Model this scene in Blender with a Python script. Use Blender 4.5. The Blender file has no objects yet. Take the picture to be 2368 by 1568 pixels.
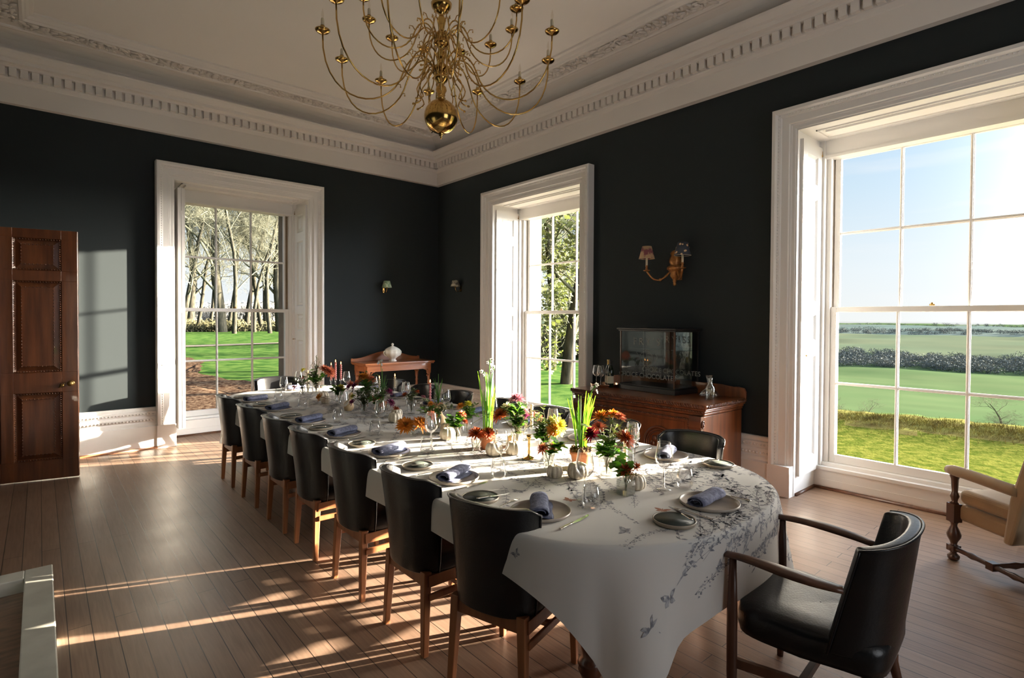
import bpy, math, random
import numpy as np
from mathutils import Vector, Matrix, noise
sin, cos, pi, sqrt = math.sin, math.cos, math.pi, math.sqrt
R = math.radians
sc = bpy.context.scene
C = sc.collection
rnd = random.Random(7)
V = Vector

# ------------------------------------------------------------------ materials
def inp(n, names, v):
    for k in names:
        if k in n.inputs:
            n.inputs[k].default_value = v
            return
def c4(c): return (c[0], c[1], c[2], 1)
def M(name, col, rough=.5, metal=0, col2=None, scale=5, stretch=(1, 1, 1), detail=4, ramp=(.35, .65),
      bump=0, bscale=20, bstretch=(1, 1, 1), coat=0, sheen=0, trans=0, spec=.5, emis=None, estr=0, space='Object', rvar=0):
    m = bpy.data.materials.new(name); m.use_nodes = True
    nt = m.node_tree; N = nt.nodes; L = nt.links
    b = N['Principled BSDF']
    b.inputs['Base Color'].default_value = c4(col)
    b.inputs['Roughness'].default_value = rough
    b.inputs['Metallic'].default_value = metal
    inp(b, ['Specular IOR Level', 'Specular'], spec)
    inp(b, ['Coat Weight', 'Clearcoat'], coat)
    inp(b, ['Sheen Weight', 'Sheen'], sheen)
    inp(b, ['Transmission Weight', 'Transmission'], trans)
    if emis:
        inp(b, ['Emission Color', 'Emission'], c4(emis)); b.inputs['Emission Strength'].default_value = estr
    tc = N.new('ShaderNodeTexCoord')
    def nz(sca, st, det):
        mp = N.new('ShaderNodeMapping'); mp.inputs['Scale'].default_value = st
        L.new(tc.outputs[space], mp.inputs[0])
        n = N.new('ShaderNodeTexNoise'); n.inputs['Scale'].default_value = sca; n.inputs['Detail'].default_value = det
        L.new(mp.outputs[0], n.inputs['Vector'])
        return n
    if col2 is not None:
        n = nz(scale, stretch, detail)
        r = N.new('ShaderNodeValToRGB')
        r.color_ramp.elements[0].position = ramp[0]; r.color_ramp.elements[0].color = c4(col)
        r.color_ramp.elements[1].position = ramp[1]; r.color_ramp.elements[1].color = c4(col2)
        L.new(n.outputs['Fac'], r.inputs[0]); L.new(r.outputs[0], b.inputs['Base Color'])
    if bump or rvar:
        n = nz(bscale, bstretch, 5)
        if bump:
            bm = N.new('ShaderNodeBump'); bm.inputs['Strength'].default_value = bump; bm.inputs['Distance'].default_value = .01
            L.new(n.outputs['Fac'], bm.inputs['Height']); L.new(bm.outputs[0], b.inputs['Normal'])
        if rvar:
            mr = N.new('ShaderNodeMapRange'); mr.inputs[3].default_value = max(.02, rough - rvar); mr.inputs[4].default_value = rough + rvar
            L.new(n.outputs['Fac'], mr.inputs[0]); L.new(mr.outputs[0], b.inputs['Roughness'])
    return m
def thin_glass(name, tint=(1, 1, 1), rough=0.0, edge=.25, base=.04, gcol=(1, 1, 1)):
    m = bpy.data.materials.new(name); m.use_nodes = True
    nt = m.node_tree; N = nt.nodes; L = nt.links
    N.remove(N['Principled BSDF']); out = N['Material Output']
    t = N.new('ShaderNodeBsdfTransparent'); t.inputs[0].default_value = c4(tint)
    g = N.new('ShaderNodeBsdfGlossy'); g.inputs['Roughness'].default_value = rough; g.inputs[0].default_value = c4(gcol)
    lw = N.new('ShaderNodeLayerWeight'); lw.inputs['Blend'].default_value = .5
    pwn = N.new('ShaderNodeMath'); pwn.operation = 'POWER'; pwn.inputs[1].default_value = 1 / edge
    L.new(lw.outputs['Facing'], pwn.inputs[0])
    mr = N.new('ShaderNodeMapRange'); mr.inputs[3].default_value = base; mr.inputs[4].default_value = .9
    L.new(pwn.outputs[0], mr.inputs[0])
    mx = N.new('ShaderNodeMixShader')
    L.new(mr.outputs[0], mx.inputs[0]); L.new(t.outputs[0], mx.inputs[1]); L.new(g.outputs[0], mx.inputs[2])
    L.new(mx.outputs[0], out.inputs[0])
    return m
def leafmat(name, col, tcol, rough=.45, col2=None, mix=.4):
    m = M(name, col, rough, col2=col2, scale=14)
    nt = m.node_tree; N = nt.nodes; L = nt.links
    b = N['Principled BSDF']; out = N['Material Output']
    tr = N.new('ShaderNodeBsdfTranslucent'); tr.inputs[0].default_value = c4([q_ * .62 for q_ in tcol])
    mx = N.new('ShaderNodeMixShader'); mx.inputs[0].default_value = mix
    L.new(b.outputs[0], mx.inputs[1]); L.new(tr.outputs[0], mx.inputs[2]); L.new(mx.outputs[0], out.inputs[0])
    return m

mats = {}
mats['wall'] = M('wall_paint', (.0215, .0265, .0285), .6, spec=.10)
mats['white'] = M('white_gloss_paint', (.80, .785, .76), .42)
mats['plaster'] = M('ceiling_plaster', (.78, .745, .71), .7, col2=(.76, .725, .69), scale=1.5)
mats['ceil'] = M('ceiling_paint', (.82, .785, .75), .8, col2=(.80, .765, .73), scale=.8)
mats['carved'] = M('carved_plaster', (.76, .72, .68), .7, col2=(.69, .65, .60), scale=14, bump=1.0, bscale=16)
mats['stone'] = M('exterior_stone', (.20, .145, .095), .9, col2=(.15, .11, .07), scale=5, bump=.3, bscale=20)
mats['mahog'] = M('mahogany', (.20, .065, .022), .28, col2=(.10, .03, .012), scale=3, stretch=(6, 6, .5), bump=.05, bscale=30, bstretch=(6, 6, .5), coat=.3)
mats['mahogdark'] = M('dark_mahogany', (.13, .045, .018), .3, col2=(.07, .022, .01), scale=3, stretch=(6, .6, 6), coat=.3)
mats['oak'] = M('chair_oak', (.30, .115, .042), .4, col2=(.20, .07, .026), scale=4, stretch=(6, 6, .5))
mats['darkwood'] = M('dark_turned_wood', (.075, .032, .016), .3, col2=(.045, .018, .01), scale=5, stretch=(4, 4, .6), coat=.2)
mats['rosewood'] = M('armchair_wood', (.12, .05, .026), .35, col2=(.075, .03, .016), scale=4, stretch=(4, 4, .6))
mats['leather'] = M('black_leather', (.006, .006, .007), .31, col2=(.009, .009, .0095), scale=8, bump=.10, bscale=120, spec=.42, rvar=.06)
mats['tan'] = M('tan_velvet', (.33, .22, .11), .75, col2=(.27, .175, .085), scale=5, sheen=.5, bump=.05, bscale=150)
mats['brass'] = M('brass', (.62, .40, .13), .16, 1, col2=(.48, .29, .09), scale=6, rvar=.05)
mats['dullbrass'] = M('brushed_brass', (.36, .23, .08), .42, 1, col2=(.28, .17, .055), scale=9)
mats['gilt'] = M('gilt_wood', (.42, .19, .055), .38, .6, col2=(.24, .09, .025), scale=25, bump=.3, bscale=60)
mats['copper'] = M('copper_tray', (.75, .48, .32), .2, 1)
mats['silver'] = M('silver', (.75, .72, .66), .18, 1)
mats['steel'] = M('steel_blade', (.60, .60, .60), .22, 1)
mats['ivory'] = M('ivory_sleeve', (.72, .62, .44), .45)
mats['bulb'] = thin_glass('bulb_glass', (.95, .93, .9), .02, .2, .05)
mats['pane'] = thin_glass('window_pane', (.97, .98, .97), 0, .08, .0)
mats['casepane'] = thin_glass('case_pane', (.80, .84, .82), .02, .3, .10)
mats['glass'] = thin_glass('table_glass', (.975, .975, .975), .02, .55, .05)
mats['crystal'] = thin_glass('cut_crystal', (.93, .94, .92), .06, .5, .08)
mats['dglass'] = M('bottle_glass', (.012, .018, .008), .08, spec=.6)
mats['mirror'] = M('old_mirror', (.42, .45, .43), .06, 1, col2=(.34, .37, .35), scale=3, bump=.15, bscale=6)
mats['black'] = M('black_lacquer', (.012, .011, .011), .35)
mats['marble'] = M('white_marble', (.62, .61, .55), .3, col2=(.50, .49, .44), scale=6)
mats['hearth'] = M('brown_marble', (.20, .13, .09), .35, col2=(.10, .07, .05), scale=9, stretch=(1, 3, 1), detail=9)
mats['porcelain'] = M('white_porcelain', (.80, .77, .68), .2, coat=.4)
mats['greige'] = M('greige_stoneware', (.42, .36, .30), .35, col2=(.36, .31, .26), scale=20)
mats['greyplate'] = M('dark_grey_stoneware', (.055, .065, .055), .5, spec=.3, col2=(.032, .04, .034), scale=12)
mats['rim'] = M('sand_rim_stoneware', (.30, .25, .19), .4)
mats['napkin'] = M('slate_blue_linen', (.17, .185, .28), .9, col2=(.085, .095, .155), scale=60, bump=.4, bscale=220)
mats['linen'] = leafmat('white_linen_cloth', (.80, .78, .74), (.62, .56, .48), .9, mix=.22); mats['linen_old'] = M('white_linen', (.80, .78, .74), .9, col2=(.76, .74, .70), scale=3, bump=.12, bscale=260, bstretch=(1, 1, 1))
mats['print'] = M('grey_print', (.19, .19, .21), .9, col2=(.44, .43, .44), scale=55, ramp=(.4, .6))
mats['rustprint'] = M('rust_print', (.30, .12, .07), .9, col2=(.42, .2, .13), scale=60)
mats['pumpkin'] = M('white_pumpkin_skin', (.74, .66, .52), .45, col2=(.66, .56, .42), scale=6)
mats['gourd'] = M('cream_gourd_skin', (.70, .50, .28), .45, col2=(.62, .42, .22), scale=6)
mats['pstem'] = M('dry_stalk', (.16, .10, .045), .8, col2=(.09, .06, .03), scale=30)
mats['terra'] = M('terracotta', (.52, .20, .085), .85, col2=(.42, .16, .07), scale=12)
mats['soil'] = M('moss_soil', (.10, .045, .02), .95, col2=(.20, .13, .04), scale=60, bump=1, bscale=60)
mats['creamwax'] = M('cream_wax', (.80, .70, .50), .45)
mats['pinkwax'] = M('pink_wax', (.62, .20, .20), .45)
mats['flame'] = M('flame', (1, .5, .15), .5, emis=(1, .42, .10), estr=14)
mats['wick'] = M('wick', (.02, .015, .01), .9)
mats['label'] = M('bottle_label', (.62, .56, .42), .7)
mats['foil'] = M('gold_foil', (.50, .33, .08), .4, .7)
mats['etch'] = M('etched_letters', (.20, .21, .20), .6)
mats['leaf'] = leafmat('ivy_leaf', (.035, .10, .018), (.16, .42, .02), col2=(.055, .16, .025))
mats['olive'] = leafmat('olive_leaf', (.07, .10, .045), (.20, .28, .06), col2=(.11, .14, .07))
mats['blade'] = leafmat('narcissus_leaf', (.07, .20, .03), (.30, .62, .03), col2=(.12, .30, .05))
mats['twig'] = M('stem_green', (.10, .13, .04), .7, col2=(.16, .10, .05), scale=30)
def petal(n, c, t): mats[n] = leafmat(n + '_petal', c, t, .7, col2=(c[0] * .75, c[1] * .7, c[2] * .7), mix=.45)
petal('rust', (.44, .085, .025), (.75, .16, .03)); petal('orange', (.66, .24, .03), (.95, .40, .03))
petal('coral', (.70, .22, .11), (.95, .30, .14)); petal('maroon', (.13, .012, .022), (.30, .01, .03))
petal('plum', (.22, .035, .10), (.45, .05, .18)); petal('pink', (.62, .24, .32), (.8, .35, .42))
petal('yellow', (.62, .55, .05), (.85, .80, .06)); petal('cream', (.75, .68, .45), (.85, .78, .5))
petal('petalwhite', (.80, .80, .75), (.6, .6, .5))

# ------------------------------------------------------------------ mesh builder
class MB:
    def __init__(s): s.v = []; s.f = []; s.sm = []; s.mi = []; s.cm = 0; s.T = None
    def add(s, vs, fs, smooth=False):
        o = len(s.v)
        if s.T is not None: vs = [s.T @ V(p) for p in vs]
        s.v.extend([tuple(p) for p in vs])
        for f in fs:
            s.f.append([i + o for i in f]); s.sm.append(smooth); s.mi.append(s.cm)
        return s
    def box(s, x0, x1, y0, y1, z0, z1):
        if x0 > x1: x0, x1 = x1, x0
        if y0 > y1: y0, y1 = y1, y0
        if z0 > z1: z0, z1 = z1, z0
        return s.add([(x0, y0, z0), (x1, y0, z0), (x1, y1, z0), (x0, y1, z0), (x0, y0, z1), (x1, y0, z1), (x1, y1, z1), (x0, y1, z1)],
                     [(0, 3, 2, 1), (4, 5, 6, 7), (0, 1, 5, 4), (1, 2, 6, 5), (2, 3, 7, 6), (3, 0, 4, 7)])
    def taper(s, p0, p1, w0, w1):   # four sided tapering post
        p0, p1 = V(p0), V(p1)
        d = (p1 - p0); up = V((0, 0, 1)) if abs(d.normalized().z) < .9 else V((0, 1, 0))
        a = d.cross(up).normalized(); b = a.cross(d).normalized()
        vs = []
        for p, w in ((p0, w0), (p1, w1)):
            if not isinstance(w, tuple): w = (w, w)
            for sa, sb in ((-1, -1), (1, -1), (1, 1), (-1, 1)): vs.append(p + a * sa * w[0] / 2 + b * sb * w[1] / 2)
        return s.add(vs, [(0, 3, 2, 1), (4, 5, 6, 7), (0, 1, 5, 4), (1, 2, 6, 5), (2, 3, 7, 6), (3, 0, 4, 7)])
    def lathe(s, prof, x=0, y=0, z=0, seg=24, smooth=True, caps=True, rib=None):
        vs = []; n = len(prof)
        for r, h in prof:
            for k in range(seg):
                a = 2 * pi * k / seg
                rr = r * (1 if rib is None else rib(a, h))
                vs.append((x + rr * cos(a), y + rr * sin(a), z + h))
        fs = [(i * seg + k, i * seg + (k + 1) % seg, (i + 1) * seg + (k + 1) % seg, (i + 1) * seg + k) for i in range(n - 1) for k in range(seg)]
        if caps:
            if prof[0][0] > 1e-5: fs.append(tuple(range(seg))[::-1])
            if prof[-1][0] > 1e-5: fs.append(tuple((n - 1) * seg + k for k in range(seg)))
        return s.add(vs, fs, smooth)
    def tube(s, pts, r, seg=8, smooth=True, caps=True, closed=False):
        pts = [V(p) for p in pts]; n = len(pts)
        if not hasattr(r, '__len__'): r = [r] * n
        vs = []; prev = None
        for i, p in enumerate(pts):
            if closed: t = pts[(i + 1) % n] - pts[i - 1]
            else: t = pts[min(i + 1, n - 1)] - pts[max(i - 1, 0)]
            if t.length < 1e-9: t = V((0, 0, 1))
            t.normalize()
            if prev is None: a = t.cross(V((0, 0, 1)) if abs(t.z) < .9 else V((1, 0, 0))).normalized()
            else:
                a = prev - t * prev.dot(t)
                a = a.normalized() if a.length > 1e-6 else t.orthogonal().normalized()
            prev = a; b = t.cross(a)
            for k in range(seg):
                q = 2 * pi * k / seg
                vs.append(p + (a * cos(q) + b * sin(q)) * r[i])
        m = n if closed else n - 1
        fs = [(i * seg + k, i * seg + (k + 1) % seg, ((i + 1) % n) * seg + (k + 1) % seg, ((i + 1) % n) * seg + k) for i in range(m) for k in range(seg)]
        if caps and not closed: fs += [tuple(range(seg))[::-1], tuple((n - 1) * seg + k for k in range(seg))]
        return s.add(vs, fs, smooth)
    def sphere(s, c, r, seg=12, rings=8, sc3=(1, 1, 1)):
        prof = [(max(1e-6, r * sin(pi * i / rings)), -r * cos(pi * i / rings)) for i in range(rings + 1)]
        vs = []
        for rr, h in prof:
            for k in range(seg):
                a = 2 * pi * k / seg
                vs.append((c[0] + rr * cos(a) * sc3[0], c[1] + rr * sin(a) * sc3[1], c[2] + h * sc3[2]))
        fs = [(i * seg + k, i * seg + (k + 1) % seg, (i + 1) * seg + (k + 1) % seg, (i + 1) * seg + k) for i in range(rings) for k in range(seg)]
        return s.add(vs, fs, True)
    def grid(s, fn, nu, nv, smooth=True, cu=False):
        vs = [fn(i / nu, j / nv) for j in range(nv + 1) for i in range(nu + (0 if cu else 1))]
        w = nu if cu else nu + 1
        fs = [(j * w + i, j * w + (i + 1) % w, (j + 1) * w + (i + 1) % w, (j + 1) * w + i) for j in range(nv) for i in range(nu)]
        return s.add(vs, fs, smooth)
    def extrude(s, poly, a, b, axis='y'):   # polygon swept along an axis
        n = len(poly)
        def P(u, w, t): return {'y': (u, t, w), 'x': (t, u, w), 'z': (u, w, t)}[axis]
        vs = [P(u, w, a) for u, w in poly] + [P(u, w, b) for u, w in poly]
        fs = [tuple(range(n)), tuple(range(n, 2 * n))[::-1]] + [(i, (i + 1) % n, n + (i + 1) % n, n + i) for i in range(n)]
        return s.add(vs, fs)
    def build(s, name, mat, parent=None, mods=None, loc=None, rz=0):
        me = bpy.data.meshes.new(name); me.from_pydata(s.v, [], s.f); me.update()
        for mm in (mat if isinstance(mat, (list, tuple)) else [mat]): me.materials.append(mats[mm] if isinstance(mm, str) else mm)
        me.polygons.foreach_set('use_smooth', s.sm); me.polygons.foreach_set('material_index', s.mi)
        o = bpy.data.objects.new(name, me); C.objects.link(o)
        if parent is not None: o.parent = parent
        if loc is not None: o.location = loc
        if rz: o.rotation_euler.z = rz
        for md in (mods or []):
            if md[0] == 'bevel':
                x = o.modifiers.new('b', 'BEVEL'); x.width = md[1]; x.segments = md[2] if len(md) > 2 else 2; x.limit_method = 'ANGLE'; x.angle_limit = R(40)
            if md[0] == 'sub':
                x = o.modifiers.new('s', 'SUBSURF'); x.levels = md[1]; x.render_levels = md[1]
            if md[0] == 'solid':
                x = o.modifiers.new('t', 'SOLIDIFY'); x.thickness = md[1]; x.offset = md[2] if len(md) > 2 else 0
        fixn.append(me)
        return o
fixn = []
def empty(name, loc=(0, 0, 0), rz=0):
    o = bpy.data.objects.new(name, None); C.objects.link(o); o.location = loc; o.rotation_euler.z = rz; o.empty_display_size = .1
    return o
def tag(o, label, cat, group=None, kind=None):
    o['label'] = label; o['category'] = cat
    if group: o['group'] = group
    if kind: o['kind'] = kind
    return o
def struct(o, label=None):
    o['kind'] = 'structure'
    if label: o['label'] = label
    return o
def thing(name, label, cat, loc=(0, 0, 0), rz=0, group=None): return tag(empty(name, loc, rz), label, cat, group)
def dup(root, loc, rz, label=None, group=None):
    def cp(o, par):
        c = o.copy(); C.objects.link(c)
        if par is not None: c.parent = par
        for ch in list(o.children): cp(ch, c)
        return c
    r = cp(root, None); r.location = loc; r.rotation_euler.z = rz
    if label: r['label'] = label
    if group: r['group'] = group
    return r
def ring(r, z, n=12): return [(r * cos(2 * pi * k / n), r * sin(2 * pi * k / n), z) for k in range(n)]
def bez(p0, p1, p2, p3, n=10):
    p0, p1, p2, p3 = V(p0), V(p1), V(p2), V(p3)
    return [p0 * (1 - t) ** 3 + p1 * 3 * t * (1 - t) ** 2 + p2 * 3 * t * t * (1 - t) + p3 * t ** 3 for t in [i / n for i in range(n + 1)]]

# ------------------------------------------------------------------ camera, render look
yaw, pitch, roll = .7147005, .01613431, .00532894
F = V((sin(yaw) * cos(pitch), cos(yaw) * cos(pitch), -sin(pitch)))
r0 = V((cos(yaw), -sin(yaw), 0)); u0 = r0.cross(F)
rr = r0 * cos(roll) + u0 * sin(roll); uu = -r0 * sin(roll) + u0 * cos(roll)
cd = bpy.data.cameras.new('camera'); cam = bpy.data.objects.new('camera', cd); C.objects.link(cam)
cd.sensor_width = 36; cd.sensor_fit = 'HORIZONTAL'; cd.lens = 1258.46 / 2368 * 36; cd.shift_y = -25.3 / 2368
cd.clip_start = .05; cd.clip_end = 4000
cam.matrix_world = Matrix(((rr.x, uu.x, -F.x, 0), (rr.y, uu.y, -F.y, 0), (rr.z, uu.z, -F.z, 1.62), (0, 0, 0, 1)))
sc.camera = cam
sc.view_settings.view_transform = 'Standard'; sc.view_settings.look = 'None'
sc.view_settings.exposure = .42; sc.view_settings.gamma = 1; sc.view_settings.use_curve_mapping = False
sc.cycles.use_denoising = True
sc.cycles.max_bounces = 9; sc.cycles.diffuse_bounces = 5; sc.cycles.glossy_bounces = 4; sc.cycles.transparent_max_bounces = 40
sc.cycles.sample_clamp_indirect = 4; sc.cycles.caustics_reflective = False; sc.cycles.caustics_refractive = False
sc.cycles.use_adaptive_sampling = True

# ------------------------------------------------------------------ world and sun
SUN = V((1, -.405, .148)).normalized()       # towards the sun
w = bpy.data.worlds.new('world'); sc.world = w; w.use_nodes = True
nt = w.node_tree; N = nt.nodes; L = nt.links
bg = N['Background']
tc = N.new('ShaderNodeTexCoord'); sx = N.new('ShaderNodeSeparateXYZ'); L.new(tc.outputs['Generated'], sx.inputs[0])
rp = N.new('ShaderNodeValToRGB'); e = rp.color_ramp.elements
KS = .75
e[0].position = .0; e[0].color = (.16, .15, .10, 1); e[1].position = 1; e[1].color = (.14, .30, .64, 1)
for p, c in ((.495, (.30, .30, .22)), (.50, (.93, .95, .95)), (.54, (.86, .93, .98)), (.60, (.66, .82, .96)), (.68, (.45, .67, .93))):
    q = e.new(p); q.color = c4([v_ * KS for v_ in c])
mr = N.new('ShaderNodeMapRange'); mr.inputs[1].default_value = -1; mr.inputs[2].default_value = 1
L.new(sx.outputs['Z'], mr.inputs[0]); L.new(mr.outputs[0], rp.inputs[0])
cl = N.new('ShaderNodeTexNoise'); cl.inputs['Scale'].default_value = 2.5; cl.inputs['Detail'].default_value = 6
mpw = N.new('ShaderNodeMapping'); mpw.inputs['Scale'].default_value = (1, 1, 9); L.new(tc.outputs['Generated'], mpw.inputs[0]); L.new(mpw.outputs[0], cl.inputs[0])
cr = N.new('ShaderNodeValToRGB'); cr.color_ramp.elements[0].position = .55; cr.color_ramp.elements[0].color = (0, 0, 0, 1)
cr.color_ramp.elements[1].position = .75; cr.color_ramp.elements[1].color = (.5, .5, .5, 1); L.new(cl.outputs['Fac'], cr.inputs[0])
mc = N.new('ShaderNodeMixRGB'); mc.inputs[2].default_value = (.72, .72, .73, 1); L.new(cr.outputs[0], mc.inputs[0]); L.new(rp.outputs[0], mc.inputs[1])
dt = N.new('ShaderNodeVectorMath'); dt.operation = 'DOT_PRODUCT'; dt.inputs[1].default_value = SUN; L.new(tc.outputs['Generated'], dt.inputs[0])
pw = N.new('ShaderNodeMath'); pw.operation = 'POWER'; pw.inputs[1].default_value = 60
mxx = N.new('ShaderNodeMath'); mxx.operation = 'MAXIMUM'; mxx.inputs[1].default_value = 0; L.new(dt.outputs['Value'], mxx.inputs[0]); L.new(mxx.outputs[0], pw.inputs[0])
gl = N.new('ShaderNodeMixRGB'); gl.blend_type = 'MULTIPLY'; gl.inputs[0].default_value = 1; gl.inputs[2].default_value = (230, 206, 176, 1); L.new(pw.outputs[0], gl.inputs[1])
ad = N.new('ShaderNodeMixRGB'); ad.blend_type = 'ADD'; ad.inputs[0].default_value = 1; L.new(mc.outputs[0], ad.inputs[1]); L.new(gl.outputs[0], ad.inputs[2])
# bright sky lobe added out of view to fill the room
d2 = N.new('ShaderNodeVectorMath'); d2.operation = 'DOT_PRODUCT'; d2.inputs[1].default_value = V((.66, -.75, .20)).normalized(); L.new(tc.outputs['Generated'], d2.inputs[0])
m3 = N.new('ShaderNodeMath'); m3.operation = 'MAXIMUM'; m3.inputs[1].default_value = 0; L.new(d2.outputs['Value'], m3.inputs[0])
p3_ = N.new('ShaderNodeMath'); p3_.operation = 'POWER'; p3_.inputs[1].default_value = 9; L.new(m3.outputs[0], p3_.inputs[0])
g3 = N.new('ShaderNodeMixRGB'); g3.blend_type = 'MULTIPLY'; g3.inputs[0].default_value = 1; g3.inputs[2].default_value = (26, 28, 31, 1); L.new(p3_.outputs[0], g3.inputs[1])
a3 = N.new('ShaderNodeMixRGB'); a3.blend_type = 'ADD'; a3.inputs[0].default_value = 1; L.new(ad.outputs[0], a3.inputs[1]); L.new(g3.outputs[0], a3.inputs[2])
L.new(a3.outputs[0], bg.inputs[0]); bg.inputs[1].default_value = 1.0
sl = bpy.data.lights.new('sun', 'SUN'); so = bpy.data.objects.new('sun', sl); C.objects.link(so)
sl.energy = 72; sl.color = (1, .86, .68); sl.angle = R(.55)
so.rotation_euler = SUN.to_track_quat('Z', 'Y').to_euler(); so.location = (20, -8, 6)
def portal(loc, rot, sx_, sy_):
    l = bpy.data.lights.new('portal', 'AREA'); l.shape = 'RECTANGLE'; l.size = sx_; l.size_y = sy_; l.cycles.is_portal = True
    o = bpy.data.objects.new('portal', l); C.objects.link(o); o.location = loc; o.rotation_euler = rot

# ------------------------------------------------------------------ room shell
WA, WB = 8.06, 5.27            # inner planes of back wall and right wall
XL, YF = -.80, -2.60           # left wall, front wall
HO, ZC = 3.365, 4.66
W1 = (1.29, 3.00); W2 = (4.715, 6.50); W3 = (.285, 2.07)
def wall_with(name, mat, lo, hi, t0, t1, ops, axis, top=4.75):
    b = MB(); xs = [lo]
    def bx(a0, a1, z0, z1):
        if axis == 'x': b.box(a0, a1, t0, t1, z0, z1)
        else: b.box(t0, t1, a0, a1, z0, z1)
    cur = lo
    for a0, a1, z0, z1 in ops:
        bx(cur, a0, 0, top)
        if z0 > 0: bx(a0, a1, 0, z0)
        bx(a0, a1, z1, top); cur = a1
    bx(cur, hi, 0, top)
    return struct(b.build(name, mat))
wall_with('wall_back', 'wall', XL, WB + .55, WA, WA + .6, [(W1[0], W1[1], 0, HO)], 'x')
wall_with('wall_right', 'wall', YF, WA, WB, WB + .55, [(W3[0], W3[1], 0, HO), (W2[0], W2[1], 0, HO)], 'y')
wall_with('wall_exterior_back', 'stone', XL, WB + .95, WA + .6, WA + .92, [(W1[0] + .13, W1[1] - .13, .2, 3.26)], 'x')
wall_with('wall_exterior_right', 'stone', YF, WA + .6, WB + .60, WB + .92, [(W3[0] - .03, W3[1] + .03, .2, 3.26), (W2[0] + .09, W2[1] - .09, .2, 3.26)], 'y')
wall_with('wall_left', 'wall', YF, WA, XL - .3, XL, [(6.14, 7.23, 0, 2.5)], 'y')
FW = (1.2, 3.6)
wall_with('wall_front', 'wall', XL, WB, YF - .3, YF, [], 'x')
b = MB()   # hallway beyond the open door
b.box(XL - 2.0, XL - 1.9, 5.6, WA, 0, 2.8).box(XL - 1.9, XL - .3, 5.5, 5.6, 0, 2.8).box(XL - 1.9, XL - .3, WA - .1, WA, 0, 2.8).box(XL - 2.0, XL - .3, 5.5, WA, 2.7, 2.8)
struct(b.build('wall_hall', 'wall'))

# floor: oak boards running away along the table
fm = bpy.data.materials.new('oak_boards'); fm.use_nodes = True
nt = fm.node_tree; N = nt.nodes; L = nt.links; bs = N['Principled BSDF']
tc = N.new('ShaderNodeTexCoord'); mp = N.new('ShaderNodeMapping'); mp.inputs['Rotation'].default_value = (0, 0, R(90))
L.new(tc.outputs['Object'], mp.inputs[0])
br = N.new('ShaderNodeTexBrick'); br.offset = .37; br.inputs['Scale'].default_value = 1; br.inputs['Brick Width'].default_value = 3.6
br.inputs['Row Height'].default_value = .098; br.inputs['Mortar Size'].default_value = .0022; br.inputs['Mortar Smooth'].default_value = .1; br.inputs['Bias'].default_value = 0
br.inputs['Color1'].default_value = (.285, .190, .135, 1); br.inputs['Color2'].default_value = (.225, .145, .102, 1); br.inputs['Mortar'].default_value = (.02, .012, .008, 1)
L.new(mp.outputs[0], br.inputs['Vector'])
m2 = N.new('ShaderNodeMapping'); m2.inputs['Scale'].default_value = (22, 1.2, 1); L.new(tc.outputs['Object'], m2.inputs[0])
n1 = N.new('ShaderNodeTexNoise'); n1.inputs['Scale'].default_value = 3; n1.inputs['Detail'].default_value = 9; n1.inputs['Distortion'].default_value = .6; L.new(m2.outputs[0], n1.inputs[0])
cr = N.new('ShaderNodeValToRGB'); cr.color_ramp.elements[0].position = .3; cr.color_ramp.elements[0].color = (.80, .79, .78, 1); cr.color_ramp.elements[1].position = .7; cr.color_ramp.elements[1].color = (1.12, 1.11, 1.1, 1)
L.new(n1.outputs['Fac'], cr.inputs[0])
mu = N.new('ShaderNodeMixRGB'); mu.blend_type = 'MULTIPLY'; mu.inputs[0].default_value = 1; L.new(br.outputs['Color'], mu.inputs[1]); L.new(cr.outputs[0], mu.inputs[2]); L.new(mu.outputs[0], bs.inputs['Base Color'])
n2 = N.new('ShaderNodeTexNoise'); n2.inputs['Scale'].default_value = 2.2; n2.inputs['Detail'].default_value = 5; L.new(tc.outputs['Object'], n2.inputs[0])
mr = N.new('ShaderNodeMapRange'); mr.inputs[3].default_value = .26; mr.inputs[4].default_value = .50; L.new(n2.outputs['Fac'], mr.inputs[0]); L.new(mr.outputs[0], bs.inputs['Roughness'])
bm = N.new('ShaderNodeBump'); bm.inputs['Strength'].default_value = .35; bm.inputs['Distance'].default_value = .004; bm.invert = True
L.new(br.outputs['Fac'], bm.inputs['Height'])
b2 = N.new('ShaderNodeBump'); b2.inputs['Strength'].default_value = .10; b2.inputs['Distance'].default_value = .004; L.new(n1.outputs['Fac'], b2.inputs['Height']); L.new(bm.outputs[0], b2.inputs['Normal']); L.new(b2.outputs[0], bs.inputs['Normal'])
mats['floor'] = fm
struct(MB().box(XL - 2.0, WB + .6, YF - .3, WA + .62, -.12, 0).build('floor', 'floor'))

# ceiling: flat field with the moulded frame and cove as trim
struct(MB().box(XL - .3, WB + .6, YF - .3, WA + .6, ZC, ZC + .12).build('ceiling', 'ceil'))
def sweep_in(prof, mat, name, closed=True):   # profile (distance in from wall, height) swept round the room with mitres
    b = MB(); n = len(prof)
    loops = []
    for p, z in prof: loops.append([(WB - p, WA - p, z), (WB - p, YF + p, z), (XL + p, YF + p, z), (XL + p, WA - p, z)])
    vs = [q for l in loops for q in l]
    fs = [(i * 4 + k, i * 4 + (k + 1) % 4, (i + 1) * 4 + (k + 1) % 4, (i + 1) * 4 + k) for i in range(n - 1) for k in range(4)]
    b.add(vs, fs)
    return b.build(name, mat)
cp = [(0, 3.915), (.065, 3.92), (.066, 4.13), (.078, 4.14), (.09, 4.165), (.105, 4.175), (.105, 4.27), (.165, 4.272), (.168, 4.285), (.19, 4.295), (.232, 4.30), (.24, 4.335), (.265, 4.345),
      (.285, 4.365), (.305, 4.385), (.315, 4.405), (.29, 4.412), (.12, 4.415)]
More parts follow.
